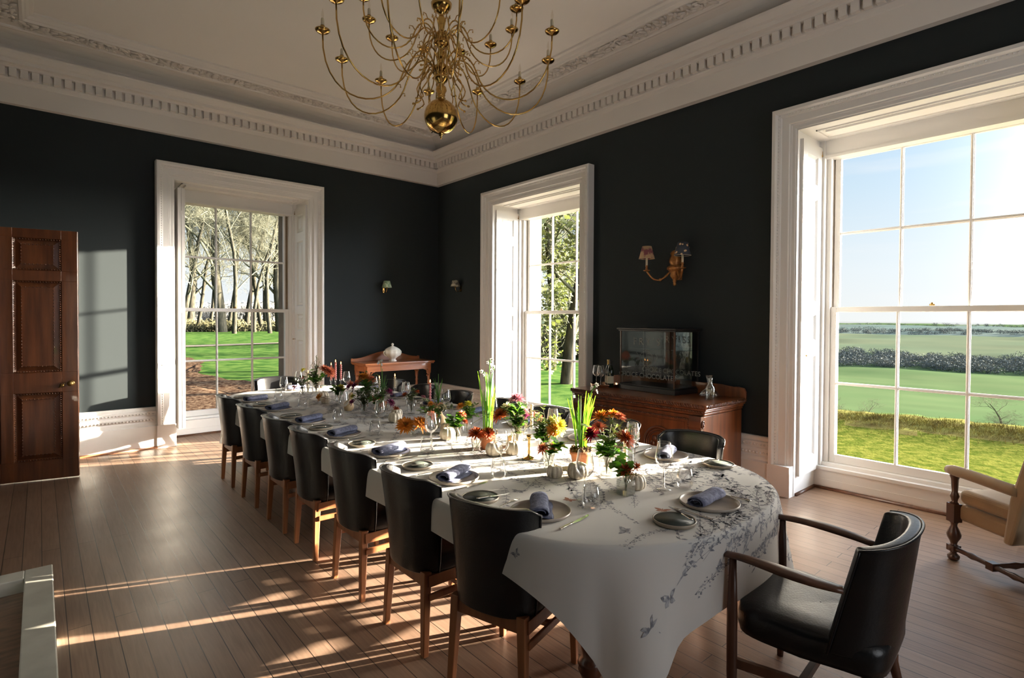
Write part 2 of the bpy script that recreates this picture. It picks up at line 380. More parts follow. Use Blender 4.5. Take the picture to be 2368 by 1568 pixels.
corn = struct(sweep_in(cp, 'plaster', 'trim_1'), 'white plaster cornice with a row of dentils')
cove = [(.12, 4.415), (.125, 4.45), (.15, 4.50), (.20, 4.545), (.27, 4.58), (.34, 4.60), (.39, 4.605), (.40, 4.585), (.42, 4.58), (.435, 4.575), (.45, 4.585), (.455, 4.60)]
struct(sweep_in(cove, 'plaster', 'trim_2'), 'shadowed plaster cove above the cornice')
struct(sweep_in([(.455, 4.60), (.66, 4.605)], 'carved', 'trim_3'), 'carved leaf band round the ceiling')
struct(sweep_in([(.66, 4.605), (.665, 4.585), (.69, 4.58), (.705, 4.60), (.72, 4.605), (.74, 4.63), (.77, 4.64), (.775, 4.662)], 'plaster', 'trim_4'), 'stepped moulding round the flat ceiling field')
# dentils along the two walls in view
b = MB(); x = XL + .2
while x < WB - .13: b.box(x, x + .062, WA - .155, WA - .10, 4.185, 4.272); x += .092
y = YF + .2
while y < WA - .13: b.box(WB - .155, WB - .10, y, y + .062, 4.185, 4.272); y += .092
b.build('dentils', 'plaster', corn)
# carved leaves standing out from the ceiling band (real relief: dark hollows between)
b = MB(); rl = random.Random(3)
def leafrelief(cx, cy, ang, s):
    t = (cos(ang), sin(ang)); nn = (-t[1], t[0]); vs = []
    for u, wd in ((-1, 0), (-.5, .8), (.1, 1), (.6, .55), (1, 0)):
        for q in (-1, 0, 1): vs.append((cx + t[0] * u * s + nn[0] * q * wd * s * .38, cy + t[1] * u * s + nn[1] * q * wd * s * .38, 4.603 - (.028 if q == 0 else .008) * (1 - abs(u) * .3)))
    fs = []
    for i in range(4):
        for k in range(2): a = i * 3 + k; fs.append((a, a + 1, a + 4, a + 3))
    b.add(vs, fs, True)
for side in ('a', 'b', 'c'):
    t = -.1 if side != 'c' else YF + .8
    hi = {'a': WB - .56, 'b': WA - .56, 'c': WA - .56}[side]
    if side == 'b': t = YF + .6
    while t < hi:
        for q in (-.055, 0, .055):
            off = .557 + q + rl.uniform(-.015, .015); an = rl.uniform(0, pi); s = rl.uniform(.03, .055)
            tt = t + rl.uniform(-.02, .02)
            if side == 'a': leafrelief(tt, WA - off, an, s)
            elif side == 'b': leafrelief(WB - off, tt, an, s)
            else: leafrelief(XL + off, tt, an, s)
        t += .062
ob = struct(b.build('trim_5', 'carved')); ob['label'] = 'raised plaster leaves of the ceiling band'

# skirting
sk = [(0, .505), (.028, .503), (.036, .49), (.036, .465), (.055, .455), (.055, .405), (.068, .395), (.075, .375), (.075, .335), (.088, .32), (.094, .29), (.11, .275), (.11, 0)]
def skirt(name, a, bb, axis, wallp, sgn):
    m = MB(); vs = []
    for t in (a, bb):
        for p, z in sk: vs.append((t, wallp + sgn * p, z) if axis == 'x' else (wallp + sgn * p, t, z))
    n = len(sk)
    m.add(vs, [(i, i + 1, n + i + 1, n + i) for i in range(n - 1)] + [tuple(range(n)), tuple(range(n, 2 * n))])
    o = struct(m.build(name, 'white'))
    # rows of carved beads
    m = MB(); t = min(a, bb) + .02
    while t < max(a, bb) - .02:
        for p, z, r_ in ((.057, .43, .010), (.077, .355, .012)):
            c = (t, wallp + sgn * p, z) if axis == 'x' else (wallp + sgn * p, t, z)
            m.sphere(c, r_, 6, 4)
        t += .034
    m.build('carved_bead', 'white', o)
    m = MB()
    if axis == 'x': m.tube([(a, wallp + sgn * .115, .008), (bb, wallp + sgn * .115, .008)], .016, 8)
    else: m.tube([(wallp + sgn * .115, a, .008), (wallp + sgn * .115, bb, .008)], .016, 8)
    m.build('shoe_mould', 'oak', o)
skirt('baseboard_back_left', XL, W1[0] - .2, 'x', WA, -1)
skirt('baseboard_back_right', W1[1] + .2, WB, 'x', WA, -1)
skirt('baseboard_right_far', W2[1] + .2, WA - .11, 'y', WB, -1)
skirt('baseboard_right_middle', W3[1] + .2, W2[0] - .2, 'y', WB, -1)
skirt('baseboard_right_near', YF, W3[0] - .2, 'y', WB, -1)
skirt('baseboard_left', YF, 6.0, 'y', XL, 1)

# panelled board in the XZ plane, front face towards -y, origin at lower left
def panelled(m, w_, h_, t_, panels, rec=.014, side=-1, carve=True):
    xs = sorted({0, w_} | {p[0] for p in panels} | {p[1] for p in panels}); zs = sorted({0, h_} | {p[2] for p in panels} | {p[3] for p in panels})
    for i in range(len(xs) - 1):
        for j in range(len(zs) - 1):
            cx, cz = (xs[i] + xs[i + 1]) / 2, (zs[j] + zs[j + 1]) / 2
            if any(p[0] < cx < p[1] and p[2] < cz < p[3] for p in panels): continue
            m.box(xs[i], xs[i + 1], 0, t_, zs[j], zs[j + 1])
    for x0, x1, z0, z1 in panels:
        g = .018; mw = min(.045, (x1 - x0) * .22)
        m.box(x0, x1, rec + .006, t_ - .004, z0, z1)
        # ogee frame
        for a, y0, c, y1 in ((0, 0, g, rec + .006),):
            vs = [(x0, y0, z0), (x1, y0, z0), (x1, y0, z1), (x0, y0, z1), (x0 + c, y1, z0 + c), (x1 - c, y1, z0 + c), (x1 - c, y1, z1 - c), (x0 + c, y1, z1 - c)]
            m.add(vs, [(0, 1, 5, 4), (1, 2, 6, 5), (2, 3, 7, 6), (3, 0, 4, 7)])
        # raised field
        a = g + .004; c = mw + g
        vs = [(x0 + a, rec + .005, z0 + a), (x1 - a, rec + .005, z0 + a), (x1 - a, rec + .005, z1 - a), (x0 + a, rec + .005, z1 - a),
              (x0 + c, .004, z0 + c), (x1 - c, .004, z0 + c), (x1 - c, .004, z1 - c), (x0 + c, .004, z1 - c)]
        m.add(vs, [(0, 1, 5, 4), (1, 2, 6, 5), (2, 3, 7, 6), (3, 0, 4, 7), (4, 5, 6, 7)])
def beads(m, panels, y, step=.022, r_=.0055, off=.045):
    for x0, x1, z0, z1 in panels:
        for (ax, az), (bx_, bz) in (((x0 + off, z0 + off), (x1 - off, z0 + off)), ((x1 - off, z0 + off), (x1 - off, z1 - off)), ((x1 - off, z1 - off), (x0 + off, z1 - off)), ((x0 + off, z1 - off), (x0 + off, z0 + off))):
            L_ = math.hypot(bx_ - ax, bz - az); n = max(1, int(L_ / step))
            for i in range(n):
                m.sphere((ax + (bx_ - ax) * i / n, y, az + (bz - az) * i / n), r_, 5, 3)

# ------------------------------------------------------------------ windows (local x along the wall, y outwards)
APF = [(.20, .0), (.20, .105), (.192, .12), (.165, .12), (.158, .112), (.150, .095), (.128, .085), (.122, .07), (.062, .068), (.056, .052), (.046, .052), (.038, .046), (.012, .046), (.006, .040), (0, .040), (0, -.03)]
def window(num, origin, rz, W, label, shutL=True, open_leaf=False):
    root = struct(empty('window_%d' % num, origin, rz), label)
    root.rotation_euler.z = rz
    m = MB(); n = len(APF); vs = []
    for o, p in APF: vs += [(-o, -p, 0), (-o, -p, HO + o), (W + o, -p, HO + o), (W + o, -p, 0)]
    m.add(vs, [(i * 4 + k, i * 4 + k + 1, (i + 1) * 4 + k + 1, (i + 1) * 4 + k) for i in range(n - 1) for k in range(3)])
    for x0 in (-.203, W - .002): m.box(x0, x0 + .205, -.124, .0, 0, .28)
    ar = m.build('architrave', 'white', root)
    m = MB()
    t = -.13
    z = .30
    while z < HO + .12:
        m.sphere((-.141, -.094, z), .0075, 5, 4); m.sphere((W + .141, -.094, z), .0075, 5, 4); z += .03
    x = -.13
    while x < W + .13: m.sphere((x, -.094, HO + .141), .0075, 5, 4); x += .03
    m.build('carved_bead', 'white', ar)
    # linings
    m = MB()
    m.box(-.03, .006, -.038, .62, 0, HO); m.box(W - .006, W + .03, -.038, .62, 0, HO); m.box(-.03, W + .03, -.038, .62, HO - .006, HO + .03)
    m.box(-.001, .055, .47, .60, 0, HO); m.box(W - .055, W + .001, .47, .60, 0, HO)
    m.box(.055, .095, .53, .60, .19, 3.25); m.box(W - .095, W - .055, .53, .60, .19, 3.25)
    m.box(0, W, .49, .60, 3.205, HO); m.box(-.02, .135, .645, .66, 0, 3.36); m.box(W - .135, W + .02, .645, .66, 0, 3.36); m.box(0, W, .645, .66, 3.2, 3.4); m.box(0, W, .596, .645, .0, .243)
    m.box(.055, W - .055, .475, .60, 3.19, 3.215)
    m.build('lining', 'white', root)
    m = MB()   # soffit panel
    T0 = Matrix.Translation((0, .02, HO)) @ Matrix.Rotation(R(-90), 4, 'X')
    m.T = T0; pn = [(.12, W - .12, .09, .38)]
    m2_ = MB(); m2_.T = None
    for x0, x1, y0, y1, q in ((.11, W - .11, .09, .10, .012), (.11, W - .11, .37, .38, .012), (.11, .12, .09, .38, .012), (W - .12, W - .11, .09, .38, .012), (.17, W - .17, .15, .31, .018)):
        m2_.box(x0, x1, y0, y1, HO - q - .006, HO)
    x = .13
    while x < W - .12:
        m2_.sphere((x, .125, HO - .008), .008, 5, 4); m2_.sphere((x, .345, HO - .008), .008, 5, 4); x += .028
    m2_.build('soffit_panel', 'white', root)
    # shutters
    pan = [(.10, .35, .15, 1.11), (.10, .35, 1.25, 1.50), (.10, .35, 1.62, 2.60), (.10, .35, 2.73, 3.00)]
    SH = 3.11
    def shutter(T, name='shutter'):
        m = MB(); m.T = T; panelled(m, .45, SH, .032, pan)
        o = m.build(name, 'white', root)
        m = MB(); m.T = T; beads(m, pan, .006, off=.062); m.build('panel_bead', 'white', o)
        m = MB(); m.T = T; m.tube([(.035, 0, 1.12), (.035, -.03, 1.12)], .004, 6); m.sphere((.035, -.034, 1.12), .009, 8, 6); m.build('knob', 'dullbrass', o)
        return o
    # left reveal: front face towards +x ; right reveal: front face towards -x
    if open_leaf:
        T = Matrix.Translation((.037, .465, .18)) @ Matrix.Rotation(R(-87), 4, 'Z')
        m = MB(); m.T = T; m.box(0, .405, -.0, .038, 0, SH).box(0, .395, .044, .084, 0, SH)
        for zz in (.35, 1.5, 2.75): m.tube([(.40, .041, zz), (.40, .041, zz + .07)], .007, 6)
        m.build('shutter', 'white', root)
    else:
        shutter(Matrix.Translation((.034, .02, .18)) @ Matrix.Rotation(R(90), 4, 'Z'))
    T = Matrix.Translation((W - .034, .47, .18)) @ Matrix.Rotation(R(-90), 4, 'Z')
    shutter(T)
    # sill and panel below
    m = MB()
    m.box(0, W, .445, .60, 0, .185).box(0, W, .43, .60, .185, .215).box(.05, W - .05, .49, .64, .215, .245)
    m.box(0, W, .44, .447, .03, .095)
    m.build('sill', 'white', root)
    m = MB(); m.tube([(0, .44, .004), (W, .44, .004)], .02, 8); m.tube([(.006, -.01, .004), (.006, .44, .004)], .02, 8); m.tube([(W - .006, -.01, .004), (W - .006, .44, .004)], .02, 8)
    m.build('shoe_mould', 'rosewood', root)
    # sashes: upper one outside, lower one inside
    for nm, z0, z1, y0, rb, rt, ux in (('upper_sash', 1.705, 3.235, .600, .045, .05, .105), ('lower_sash', .245, 1.755, .555, .078, .048, .095)):
        m = MB(); st = .052
        m.box(ux, ux + st, y0, y0 + .04, z0, z1).box(W - ux - st, W - ux, y0, y0 + .04, z0, z1)
        m.box(ux + st, W - ux - st, y0, y0 + .04, z0, z0 + rb).box(ux + st, W - ux - st, y0, y0 + .04, z1 - rt, z1)
        gx0, gx1, gz0, gz1 = ux + st, W - ux - st, z0 + rb, z1 - rt
        for k in (1, 2):
            x = gx0 + (gx1 - gx0) * k / 3; m.box(x - .008, x + .008, y0, y0 + .038, gz0, gz1).box(x - .014, x + .014, y0 + .014, y0 + .03, gz0, gz1)
        z = (gz0 + gz1) / 2; m.box(gx0, gx1, y0 + .001, y0 + .037, z - .008, z + .008).box(gx0, gx1, y0 + .015, y0 + .031, z - .014, z + .014)
        o = m.build(nm, 'white', root, [('bevel', .003, 1)])
        m = MB(); m.add([(gx0, y0 + .022, gz0), (gx1, y0 + .022, gz0), (gx1, y0 + .022, gz1), (gx0, y0 + .022, gz1)], [(0, 1, 2, 3)])
        m.build('glass', 'pane', o)
    m = MB()   # catches and roller brackets
    for x in (W * .5,): m.tube([(x - .02, .57, 1.765), (x + .02, .57, 1.765)], .008, 6); m.sphere((x, .565, 1.775), .012, 8, 5)
    for x in (.03, W - .03): m.tube([(x, .47, 3.26), (x, .465, 3.22)], .008, 6); m.sphere((x, .462, 3.215), .013, 8, 5)
    m.build('catch', 'dullbrass', root)
    m = MB(); m.box(-.1, W + .1, .64, .93, .10, .20); m.build('stone_sill', 'stone', root)
    return root
window(1, (W1[0], WA, 0), 0, W1[1] - W1[0], 'tall sash window at the left looking on to bare woodland', open_leaf=True)
window(2, (WB, W2[1], 0), R(-90), W2[1] - W2[0], 'tall sash window left of the sideboard with a conifer outside')
window(3, (WB, W3[1], 0), R(-90), W3[1] - W3[0], 'large sash window at the right looking over open fields')
portal((2.145, WA + .61, 1.75), (R(-90), 0, 0), 1.5, 3.0)
portal((WB + .61, 5.6, 1.75), (0, R(90), 0), 3.0, 1.5)
portal((WB + .61, 1.18, 1.75), (0, R(90), 0), 3.0, 1.5)
# added window frame on the solid wall behind the camera, carrying a fill lamp
rw = struct(empty('window_4', (FW[0], YF, 0), 0), 'added window frame on the solid wall behind the camera')
m = MB(); W = FW[1] - FW[0]
m.box(-.15, 0, -.0, .06, .9, 3.3).box(W, W + .15, 0, .06, .9, 3.3).box(-.15, W + .15, 0, .06, 3.3, 3.45).box(-.15, W + .15, 0, .10, .82, .9)
for x in (.79, 1.58): m.box(x, x + .03, .012, .04, .9, 3.3)
for z in (1.5, 2.1, 2.7): m.box(0, W, .012, .04, z, z + .035)
m.build('frame', 'white', rw)
al = bpy.data.lights.new('front_fill_lamp', 'AREA'); al.shape = 'RECTANGLE'; al.size = 2.3; al.size_y = 2.3; al.energy = 40; al.color = (.93, .96, 1.0)  # soft lamp added to brighten the room from the front
ao = bpy.data.objects.new('front_fill_lamp', al); C.objects.link(ao); ao.location = (FW[0] + W / 2, YF + .008, 2.1); ao.rotation_euler = (R(90), 0, 0)

# ------------------------------------------------------------------ open door
dr = struct(empty('door_1', (-.78, 7.23, .012), 0), 'open panelled mahogany door at the left edge')
dr.rotation_euler.z = math.atan2(-.22, 1.07)
pd = []
for z0, z1 in ((.19, .86), (1.06, 1.96), (2.06, 2.375)): pd += [(.125, .50, z0, z1), (.595, .965, z0, z1)]
DW = 1.092
m = MB(); panelled(m, DW, 2.465, .046, pd, .018); m.build('leaf', 'mahog', dr, [('bevel', .002, 1)])
m = MB(); beads(m, pd, -.002, .021, .0065, .012); beads(m, pd, .003, .03, .006, .062); m.build('carved_bead', 'mahogdark', dr)
m = MB(); m.tube([(DW - .055, 0, .945), (DW - .055, -.05, .945)], .009, 10); m.T = Matrix.Translation((DW - .055, -.055, .945)) @ Matrix.Rotation(R(90), 4, 'X')
m.lathe([(.012, -.02), (.022, -.012), (.027, 0), (.024, .01), (.012, .018), (0, .02)], seg=16); m.T = Matrix.Translation((DW - .055, -.004, .945)) @ Matrix.Rotation(R(90), 4, 'X'); m.lathe([(.028, 0), (.028, .004), (.018, .008), (0, .008)], seg=16)
m.build('door_knob', 'dullbrass', dr)
m = MB(); m.T = Matrix.Translation((DW - .13, -.004, .925)) @ Matrix.Rotation(R(90), 4, 'X'); m.lathe([(.02, 0), (.02, .006), (.008, .012), (0, .012)], seg=12); m.T = None; m.tube([(DW - .15, -.02, .905), (DW - .105, -.02, .945)], .006, 6); m.build('latch', 'dullbrass', dr)
m = MB()
for z0, z1, y0, y1 in ((0, 2.62, 6.0, 6.14), (0, 2.62, 7.23, 7.37)): m.box(XL - .01, XL + .03, y0, y1, z0, z1)
m.box(XL - .01, XL + .03, 6.0, 7.37, 2.5, 2.64)
struct(m.build('trim_6', 'white'), 'white casing round the doorway')

# ------------------------------------------------------------------ hearth kerb at bottom left
h = thing('hearth_kerb', 'raised white marble kerb round the brown marble hearth at the lower left', 'hearth', (0, 0, 0))
m = MB(); m.box(-.078, .05, 2.2, 4.36, 0, .10).box(-.69, -.078, 4.22, 4.36, 0, .10).box(-.69, -.078, 2.2, 2.34, 0, .10); m.build('kerb', 'marble', h, [('bevel', .006, 2)])
m = MB(); m.box(-.69, -.078, 2.34, 4.22, .0, .022); m.build('hearth_slab', 'hearth', h)

# ------------------------------------------------------------------ outdoors
mats['lawn'] = M('lawn_grass', (0.038, 0.053, 0.009), .95, col2=(0.084, 0.090, 0.019), scale=7, detail=9, bump=.9, bscale=22, ramp=(.38, .62), spec=0)
mats['rough'] = M('rough_grass', (0.068, 0.058, 0.022), .95, col2=(0.120, 0.120, 0.036), scale=3, detail=9, bump=.5, bscale=7, spec=0)
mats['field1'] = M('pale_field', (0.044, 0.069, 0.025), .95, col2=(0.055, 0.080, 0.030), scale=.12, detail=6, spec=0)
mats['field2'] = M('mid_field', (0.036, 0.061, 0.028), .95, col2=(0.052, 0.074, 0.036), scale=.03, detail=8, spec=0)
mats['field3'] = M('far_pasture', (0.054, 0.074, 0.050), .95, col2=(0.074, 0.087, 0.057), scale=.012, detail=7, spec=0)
mats['hill'] = M('haze_tinted_hill', (.055, .080, .076), .95, col2=(.085, .105, .095), scale=.008, detail=8, spec=0)  # distance haze is put into this bluish hill colour
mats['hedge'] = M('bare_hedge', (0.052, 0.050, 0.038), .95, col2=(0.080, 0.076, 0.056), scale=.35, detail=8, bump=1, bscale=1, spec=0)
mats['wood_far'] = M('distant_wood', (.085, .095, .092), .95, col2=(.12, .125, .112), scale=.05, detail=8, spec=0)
mats['under'] = M('woodland_undergrowth', (0.036, 0.034, 0.018), .95, col2=(0.068, 0.064, 0.036), scale=1.1, detail=9, spec=0)
mats['palebelt'] = M('pale_winter_thicket', (0.240, 0.216, 0.168), .95, col2=(0.185, 0.168, 0.141), scale=.3, detail=9, spec=0)
mats['mulch'] = M('bark_mulch', (0.034, 0.018, 0.012), .95, col2=(0.114, 0.078, 0.050), scale=9, detail=9, bump=1.0, bscale=14, ramp=(.42, .6), spec=0)
mats['gravel'] = M('gravel_path', (0.141, 0.121, 0.090), .95, col2=(0.174, 0.151, 0.118), scale=8, spec=0)
mats['lawn2'] = M('less_backlit_lawn', (.022, .055, .013), .95, col2=(.062, .105, .026), scale=1.6, detail=9, bump=.5, bscale=9, ramp=(.38, .62), spec=0)  # same lawn, greener: its weaker backlight is put into the colour
mats['bounce_gravel'] = M('pale_bounce_gravel', (.55, .50, .42), .95, col2=(.45, .41, .34), scale=12, spec=0)  # very pale so the added slab throws sunlight upward
mats['bark'] = M('grey_bark', (0.056, 0.051, 0.037), .9, col2=(0.022, 0.021, 0.016), scale=2, stretch=(4, 4, 1), detail=8, spec=0)
mats['twigs'] = M('bare_twigs', (.115, .115, .082), .9, col2=(.07, .07, .05), scale=1, spec=0)
mats['needles'] = leafmat('conifer_needles', (.06, .085, .03), (.18, .22, .05), .7, col2=(.15, .15, .055), mix=.3)
mats['ivytree'] = leafmat('tree_ivy', (.05, .075, .03), (.14, .18, .05), .7, col2=(.10, .12, .05), mix=.3)

def sst(a, b, x): t = min(1, max(0, (x - a) / (b - a))); return t * t * (3 - 2 * t)
def zv(r):
    P = [(0, -.6), (12.5, -.62), (14.5, -.50), (16, -.62), (22, -2.2), (60, -8.2), (130, -12.5), (260, -17), (420, -14), (700, -9), (1100, -5), (1500, -4)]
    for (a, za), (b_, zb) in zip(P, P[1:]):
        if r <= b_: return za + (zb - za) * (r - a) / (b_ - a)
    return -4
def zf(r): return -.6 + (0 if r < 26 else .012 * (r - 26) if r < 120 else 1.13 + .01 * (r - 120))
def gz(x, y):
    r = math.hypot(x, y); az = math.degrees(math.atan2(x, y)); w_ = sst(51, 60, az) * (1 - 0)
    n = noise.noise((x * .13, y * .13, 0)) * .12 * sst(8, 20, r) + noise.noise((x * .02, y * .02, 3)) * 1.6 * sst(60, 300, r) + noise.noise((x * .006, y * .006, 7)) * 5 * sst(400, 900, r)
    bump = 0
    if r > 13.2 and r < 17: bump = .07 * (noise.noise((x * 1.6, y * 1.6, 1)) + .5 * noise.noise((x * 4, y * 4, 1))) * w_
    near = zf(r) if az < 55 else zv(r)
    return zf(r) * (1 - w_) + zv(r) * w_ + n + bump
rs = [4.0]
while rs[-1] < 1500: rs.append(rs[-1] * 1.028)
azs = [-40 + i * .75 for i in range(240)]
m = MB(); vs = []
for r in rs:
    for a in azs:
        x, y = r * sin(R(a)), r * cos(R(a)); vs.append((x, y, gz(x, y)))
nr, na = len(rs), len(azs); m.add(vs, [], True)
for i in range(nr - 1):
    for k in range(na - 1):
        x, y, _ = vs[i * na + k]; r = rs[i]; a = azs[k]
        q = r * (1 + .05 * noise.noise((a * .15, 0, 1)))
        mi = 0
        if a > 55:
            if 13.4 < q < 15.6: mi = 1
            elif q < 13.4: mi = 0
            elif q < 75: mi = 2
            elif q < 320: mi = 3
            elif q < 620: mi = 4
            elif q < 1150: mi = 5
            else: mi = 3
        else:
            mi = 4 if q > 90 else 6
        m.f.append([i * na + k, i * na + k + 1, (i + 1) * na + k + 1, (i + 1) * na + k]); m.sm.append(True); m.mi.append(mi)
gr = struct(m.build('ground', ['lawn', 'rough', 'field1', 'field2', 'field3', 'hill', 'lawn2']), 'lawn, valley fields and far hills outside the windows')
# bed of bark mulch below the left window and a gravel line across the lawn
def patch(name, pts, mat, label, dz=.03):
    m = MB(); cx = sum(p[0] for p in pts) / len(pts); cy = sum(p[1] for p in pts) / len(pts); vs = [(cx, cy, gz(cx, cy) + dz)]; NN = 10
    out = []
    for i in range(len(pts)):
        for k in range(6):
            t = k / 6; p, q = pts[i], pts[(i + 1) % len(pts)]; x = p[0] + (q[0] - p[0]) * t; y = p[1] + (q[1] - p[1]) * t
            j = .35 * noise.noise((x * .7, y * .7, 2)); out.append((x + j, y + j))
    n = len(out)
    for s_ in range(1, NN + 1):
        for x, y in out:
            X, Y = cx + (x - cx) * s_ / NN, cy + (y - cy) * s_ / NN
            vs.append((X, Y, gz(X, Y) + dz + .05 * noise.noise((X * 2.5, Y * 2.5, 0)) * (1 if s_ < NN else -1)))
    fs = [(0, 1 + k, 1 + (k + 1) % n) for k in range(n)]
    for s_ in range(NN - 1):
        fs += [(1 + s_ * n + k, 1 + s_ * n + (k + 1) % n, 1 + (s_ + 1) * n + (k + 1) % n, 1 + (s_ + 1) * n + k) for k in range(n)]
    m.add(vs, fs, True); return struct(m.build(name, mat), label)
patch('mulch_bed', [(-4, 9.3), (5.6, 9.3), (4.6, 14.5), (5.3, 19), (4.6, 24), (6.0, 29.5), (5.4, 36), (-3, 36)], 'mulch', 'brown bark mulch bed outside the left window', .06)
m = MB(); vs = []
for i in range(31):
    x = -2 + i * 1.1
    for d in (0, 1.6):
        y = 41 + d + (x * .12); vs.append((x, y, gz(x, y) + .05))
m.add(vs, [(i * 2, i * 2 + 1, i * 2 + 3, i * 2 + 2) for i in range(30)]); struct(m.build('gravel_path', 'gravel'), 'pale gravel path crossing the lawn')

# bare trees
def tree_mesh(seed, h, r0_, levels=5, spread=.55, bend=.15, kids=3, first=.3, seg0=7):
    q = random.Random(seed); tr = MB(); br = MB(); tips = []
    def grow(p, d, ln, rad, lv):
        n = 5 if lv < 3 else 3; pts = [V(p)]; dd = V(d).normalized(); rr_ = [rad]
        for i in range(n):
            dd = (dd + V((q.uniform(-1, 1), q.uniform(-1, 1), q.uniform(-.5, .7))) * bend * (1 + lv * .9)).normalized()
            pts.append(pts[-1] + dd * ln / n); rr_.append(rad * (1 - .5 * (i + 1) / n))
        (tr if lv == 0 else br).tube(pts, rr_, max(3, seg0 - 2 * lv), True, False)
        if lv >= levels: tips.append((pts[-1], dd)); return
        k = kids + (q.random() < .5) + (2 if lv == 0 else 0)
        for j in range(k):
            t = first + (1 - first) * (j + .5 * q.random()) / k if lv == 0 else .35 + .65 * (j + q.random()) / k
            t = min(t, 1); f = t * n; i = min(n - 1, int(f)); pp = pts[i].lerp(pts[i + 1], f - i)
            a = q.uniform(0, 2 * pi); side = dd.orthogonal().normalized(); side.rotate(Matrix.Rotation(a, 3, dd))
            nd = (dd * (1 - spread * .6) + side * spread * q.uniform(.7, 1.3) + V((0, 0, .12))).normalized()
            grow(pp, nd, ln * (q.uniform(.30, .46) if lv == 0 else q.uniform(.5, .75)), max(.008, rr_[i] * (.36 if lv == 0 else .55)), lv + 1)
        tips.append((pts[-1], dd))
        if lv < 3: grow(pts[-1], dd, ln * .55, rr_[-1] * .95, lv + 1)
    grow((0, 0, -.3), (q.uniform(-.05, .05), q.uniform(-.05, .05), 1), h * .62, r0_, 0)
    return tr, br, tips
def tree(name, seed, h, r0_, loc, label, group=None, leafs=None, **k):
    tr, br, tips = tree_mesh(seed, h, r0_, **k)
    t = thing(name, label, 'tree', loc, 0, group)
    tr.build('trunk', 'bark', t); br.build('branches', 'twigs', t)
    if leafs:
        q = random.Random(seed + 9); m = MB()
        for p, d in tips:
            for i in range(leafs[2]):
                c = p + V((q.uniform(-1, 1), q.uniform(-1, 1), q.uniform(-.6, .6))) * leafs[1]
                a = V((q.uniform(-1, 1), q.uniform(-1, 1), q.uniform(-1, 1))).normalized(); b_ = a.orthogonal().normalized(); s = leafs[3] * q.uniform(.6, 1.3)
                m.add([c - a * s, c + b_ * s * .45, c + a * s, c - b_ * s * .45], [(0, 1, 2, 3)])
        m.build('foliage', leafs[0], t)
    return t
protos = []
wood = [  # azimuth, distance, height scale, turn, prototype
    (9.7, 70, 1.0, 0), (10.9, 76, .95, 1), (12.9, 72, 1.25, 2), (13.9, 66, 1.05, 1), (14.9, 76, 1.15, 0), (15.6, 69, .98, 3), (16.3, 74, 1.1, 1), (17.0, 66, 1.12, 3), (17.9, 71, 1.15, 2),
    (11.9, 84, 1.1, 3), (10.3, 90, 1.2, 2), (13.4, 92, 1.2, 1), (18.9, 80, 1.2, 0), (16.7, 98, 1.2, 2)]
mk = [tree('bare_tree', 11, 21, .30, (0, 0, 0), '', levels=6, spread=.75), tree('bare_tree', 23, 23, .24, (0, 0, 0), '', levels=6, spread=.7),
      tree('bare_tree', 37, 22, .50, (0, 0, 0), '', levels=6, spread=.85, first=.22), tree('bare_tree', 51, 24, .22, (0, 0, 0), '', levels=6, spread=.65)]
used = [0] * 4
wn = ['bare tree with a leaning limb at the left edge of the woodland', 'slender bare tree second from the left of the woodland', 'thick dark trunked bare tree, largest seen through the left window', 'bare tree just right of the thick dark trunk',
      'bare tree in the middle right of the woodland front', 'thin straight bare tree beside the second glazing bar', 'bare tree seen through the right column of panes', 'paler slender bare tree near the right of the woodland',
      'bare tree at the right end of the woodland front']
for i, (az, d, s, pi_) in enumerate(wood):
    x, y = d * sin(R(az)), d * cos(R(az)); lab = wn[i] if i < 9 else 'bare tree standing deep in the woodland behind the front trunks'
    if used[pi_] == 0: t = mk[pi_]; t.location = (x, y, gz(x, y)); t.rotation_euler.z = i; t['label'] = lab; used[pi_] = 1
    else: t = dup(mk[pi_], (x, y, gz(x, y)), i * 1.7, lab)
    if i >= 9: t['group'] = 'trees deep in the woodland'
    else: t['group'] = 'front trees of the woodland'
    t.scale = (s, s, s)
def clump(name, mat, pts, label, cat, q, n=26, ts=.22):   # masses of fine twigs and leaves, each a small facet
    vs, fs = [], []
    for x, y, z, s in pts:
        for i in range(n):
            d = V((q.gauss(0, 1), q.gauss(0, 1), q.gauss(0, 1))).normalized(); r_ = s * q.random() ** .4
            c = V((x + d.x * r_, y + d.y * r_, z + d.z * r_ * .75)); u = V((q.uniform(-1, 1), q.uniform(-1, 1), q.uniform(-.2, 1.4))).normalized(); w_ = u.orthogonal().normalized(); l_ = s * ts * q.uniform(.7, 1.6)
            o = len(vs); vs += [tuple(c - u * l_ - w_ * l_ * .35), tuple(c - u * l_ + w_ * l_ * .35), tuple(c + u * l_)]; fs.append((o, o + 1, o + 2))
    m = MB(); m.add(vs, fs); return tag(m.build(name, mat), label, cat, None, 'stuff')
b = MB(); b.box(WB + .92, 8.9, -12, 9.4, -.75, -.40); struct(b.build('bounce_slab', 'bounce_gravel'), 'added pale slab under the right-hand windows, bouncing sunlight up')  # unseen slab added to bounce sunlight on to the ceiling
q = random.Random(5)
pts = []
for i in range(420):
    az = q.uniform(5, 24); d = q.uniform(73, 86); x, y = d * sin(R(az)), d * cos(R(az)); s = q.uniform(.5, 1.3); pts.append((x, y, gz(x, y) + s * .35, s))
clump('undergrowth', 'under', pts, 'brown undergrowth along the foot of the woodland', 'undergrowth', q, 60)
pts = []
for i in range(130):
    az = q.uniform(3, 26); d = q.uniform(118, 135); x, y = d * sin(R(az)), d * cos(R(az)); s = q.uniform(2.5, 4.2); pts.append((x, y, gz(x, y) + s * .4, s))
clump('thicket', 'palebelt', pts, 'pale winter thicket seen between the woodland trunks', 'thicket', q, 160, .12)
pts = []
